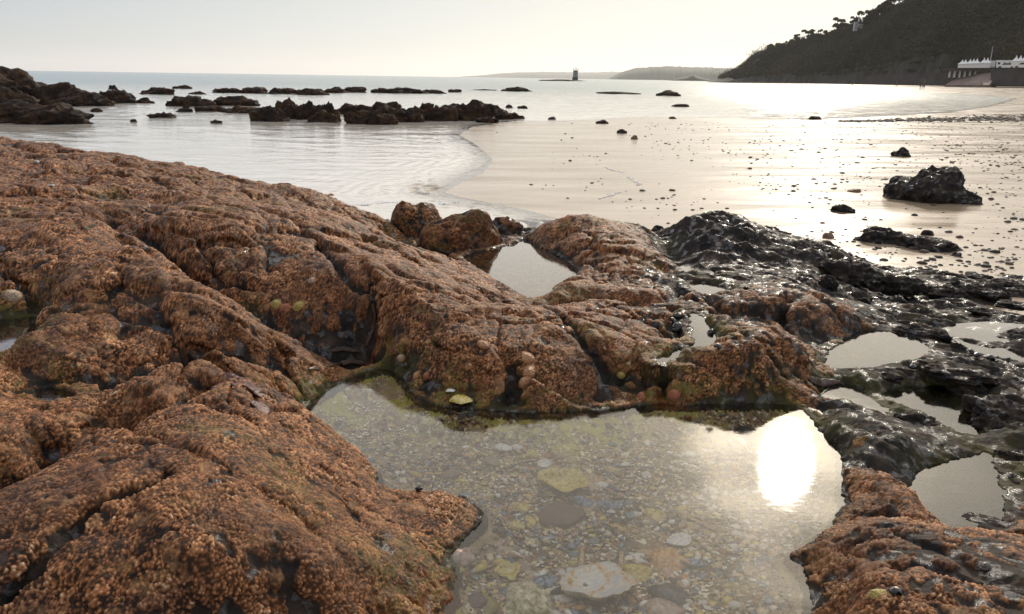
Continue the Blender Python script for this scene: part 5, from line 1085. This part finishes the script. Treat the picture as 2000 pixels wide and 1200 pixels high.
# sea tower on its rock
D = 520.0; b = at_r(1123, 158.5, D); u_ = D / F_PX * .92; e = empty('sea_tower', (b.x, b.y, 0), 0, 'grey stone daymark tower with a railed top standing in the sea', 'tower')
def taper(bm, w0, w1, z0, z1, dx0=0, dx1=0):
    v = []
    for w, z, dx in ((w0, z0, dx0), (w1, z1, dx1)): v.append([bm.verts.new((dx + sx_ * w / 2, sy_ * w / 2, z)) for sx_, sy_ in ((-1, -1), (1, -1), (1, 1), (-1, 1))])
    for k in range(4): bm.faces.new([v[0][k], v[0][(k + 1) % 4], v[1][(k + 1) % 4], v[1][k]])
    bm.faces.new(v[0][::-1]); bm.faces.new(v[1])
bm = bmesh.new(); taper(bm, 11.5 * u_, 10.5 * u_, -1, 6 * u_); part('base', bm, plain('weedy_base', (.035, .03, .022), .8), e)
bm = bmesh.new(); taper(bm, 9.8 * u_, 8.6 * u_, 6 * u_, 17 * u_, .3 * u_, .6 * u_); part('shaft', bm, plain('grey_stonework', (.20, .20, .21), .85), e)
bm = bmesh.new(); taper(bm, 8.7 * u_, 10.4 * u_, 17 * u_, 19.3 * u_, .6 * u_, .8 * u_); part('platform', bm, plain('brown_cornice', (.13, .10, .09), .85), e)
for sx_ in (-4.6, -1, 2.2, 5.6):
    for sy_ in (-4, 4):
        bm = bmesh.new(); boxm(bm, (.4 * u_ + sx_ * u_ * .95, sy_ * u_, 21.3 * u_), (.42 * u_, .42 * u_, 4 * u_)); part('rail_post', bm, M_STEEL, e)
bm = bmesh.new()
for sy_ in (-4, 4): boxm(bm, (.8 * u_, sy_ * u_, 23.4 * u_), (10.4 * u_, .3 * u_, .3 * u_))
part('rail', bm, M_STEEL, e)
for i, (a, b_, c_, lb) in enumerate([(1078, 1092, 155.6, 'small skerry left of the sea tower'), (1093, 1103, 155.2, 'taller skerry between the small skerry and the sea tower'), (1104, 1118, 156.4, 'flat skerry touching the foot of the sea tower')]):
    put_rock('skerry', a, b_, c_, 158.6, lb, 'skerries by the sea tower', seed=260 + i, n=3, depth=.5)

# ------------------------------------------------------------------ people far down the beach
M_SKIN = plain('skin', (.16, .09, .06), .6, .1); M_HAIR = plain('dark_hair', (.03, .02, .015), .6); M_CLOTH = [plain('cloth_dark', (.04, .035, .04), .8), plain('cloth_brown', (.10, .055, .04), .8), plain('cloth_tan', (.28, .20, .12), .8)]
def person(px, py_foot, d, label, yaw=0, stride=.18, cl=0, cl2=0, sit=False):
    """one continuous skinned body with a face, hands and clothes on top"""
    p = at_r(px, py_foot, d); e = bpy.data.objects.new('person', None); COL.objects.link(e); e.location = p; e.rotation_euler = (0, 0, yaw)
    tag(e, label, 'person', 'people on the far beach')
    h0 = .93 if not sit else .12
    J = {'hip': (0, 0, h0), 'waist': (0, .0, h0 + .18), 'chest': (0, .0, h0 + .38), 'neck': (0, .0, h0 + .55), 'head': (0, -.02, h0 + .68), 'crown': (0, .0, h0 + .80)}
    Rd = {'hip': .135, 'waist': .115, 'chest': .135, 'neck': .055, 'head': .092, 'crown': .075}; E = [('hip', 'waist'), ('waist', 'chest'), ('chest', 'neck'), ('neck', 'head'), ('head', 'crown')]
    for s_, nm in ((-1, 'l'), (1, 'r')):
        st_ = s_ * stride
        J.update({'sh' + nm: (s_ * .18, 0, h0 + .49), 'el' + nm: (s_ * .23, .03 - st_ * .5, h0 + .20), 'wr' + nm: (s_ * .24, -.05 - st_ * .9, h0 - .05 + (.12 if sit else 0)), 'pa' + nm: (s_ * .24, -.06 - st_, h0 - .14 + (.12 if sit else 0))})
        Rd.update({'sh' + nm: .06, 'el' + nm: .042, 'wr' + nm: .03, 'pa' + nm: .034}); E += [('chest', 'sh' + nm), ('sh' + nm, 'el' + nm), ('el' + nm, 'wr' + nm), ('wr' + nm, 'pa' + nm)]
        for k, (dx, ln) in enumerate(((-.02, .075), (-.007, .085), (.006, .08), (.018, .065), (-.035, .05))):
            J[f'f{k}{nm}'] = (s_ * (.24) + dx, -.07 - st_ - (.03 if k == 4 else 0), J['pa' + nm][2] - ln); Rd[f'f{k}{nm}'] = .009; E.append(('pa' + nm, f'f{k}{nm}'))
        if sit: J.update({'kn' + nm: (s_ * .12, -.40, .42), 'an' + nm: (s_ * .12, -.62, .07), 'to' + nm: (s_ * .13, -.78, .035)})
        else: J.update({'kn' + nm: (s_ * .095, -.05 + st_ * .6, .50), 'an' + nm: (s_ * .095, .03 + st_ * 1.3, .08), 'to' + nm: (s_ * .11, -.14 + st_ * 1.3, .035)})
        J['th' + nm] = (s_ * .095, 0, h0 - .06 if not sit else h0 + .02); Rd.update({'th' + nm: .10, 'kn' + nm: .062, 'an' + nm: .042, 'to' + nm: .034}); E += [('hip', 'th' + nm), ('th' + nm, 'kn' + nm), ('kn' + nm, 'an' + nm), ('an' + nm, 'to' + nm)]
    ks = list(J); me = bpy.data.meshes.new('body'); me.from_pydata([J[k] for k in ks], [(ks.index(a), ks.index(b)) for a, b in E], []); o = link('body', me, M_SKIN, e, smooth=False)
    md = o.modifiers.new('skin', 'SKIN'); md.use_smooth_shade = True; sv = me.skin_vertices[0].data
    for i, k in enumerate(ks): sv[i].radius = (Rd[k], Rd[k])
    sv[0].use_root = True; o.modifiers.new('sub', 'SUBSURF').levels = 1; o.modifiers['sub'].render_levels = 1
    def cover(name, keys, ed, grow, m):
        me2 = bpy.data.meshes.new(name); me2.from_pydata([J[k] for k in keys], [(keys.index(a), keys.index(b)) for a, b in ed], []); o2 = link(name, me2, m, e, smooth=False); o2.modifiers.new('skin', 'SKIN').use_smooth_shade = True; s2 = me2.skin_vertices[0].data
        for i, k in enumerate(keys): s2[i].radius = (Rd[k] + grow, Rd[k] + grow)
        s2[0].use_root = True; o2.modifiers.new('sub', 'SUBSURF').levels = 1
    cover('shorts', ['hip', 'thl', 'thr', 'knl', 'knr'], [('hip', 'thl'), ('hip', 'thr'), ('thl', 'knl'), ('thr', 'knr')], .022, M_CLOTH[cl2])
    if cl >= 0: cover('shirt', ['waist', 'chest', 'shl', 'shr', 'ell', 'elr', 'hip'], [('waist', 'chest'), ('chest', 'shl'), ('chest', 'shr'), ('shl', 'ell'), ('shr', 'elr'), ('waist', 'hip')], .02, M_CLOTH[cl])
    v, f = blob(.108, .118, .10, 3, 3, .05, .04); ho = link('hair', np_mesh('hair', v + (0, .02, h0 + .745), f), M_HAIR, e)
person(1796.5, 175.8, 165, 'left one of two people walking side by side in dark clothes', .3, .16, 0, 0); person(1802.5, 176.3, 163, 'right one of two people walking side by side in dark clothes', .3, -.16, 1, 0)
person(1750, 172, 215, 'lone walker in brown between the pair and the water', 1.2, .2, 1, 1); person(1664, 170.5, 265, 'farthest walker stooping at the edge of the bright water', .9, .22, 0, 1); person(1916, 168.6, 222, 'person in tan sitting on the sand below the slipway', .2, .0, 2, 2, True)
person(1472, 165.3, 330, 'bather standing in the bright shallow water off the headland', 0, .05, 0, 0)

# ------------------------------------------------------------------ air
t = NT('haze'); t.t.nodes.remove(t.b); pv_ = t.n('VolumePrincipled'); pv_.inputs['Density'].default_value = .000075; pv_.inputs['Color'].default_value = (1, .975, .94, 1); pv_.inputs['Anisotropy'].default_value = .35
t.l(pv_.outputs[0], t.out.inputs['Volume'])
bm = bmesh.new(); boxm(bm, (1000, 4400, 62), (16000, 11000, 140)); me = bpy.data.meshes.new('haze'); bm.to_mesh(me); bm.free(); tag(link('haze', me, t.m, smooth=False), 'thin sea haze', None, None, 'stuff')
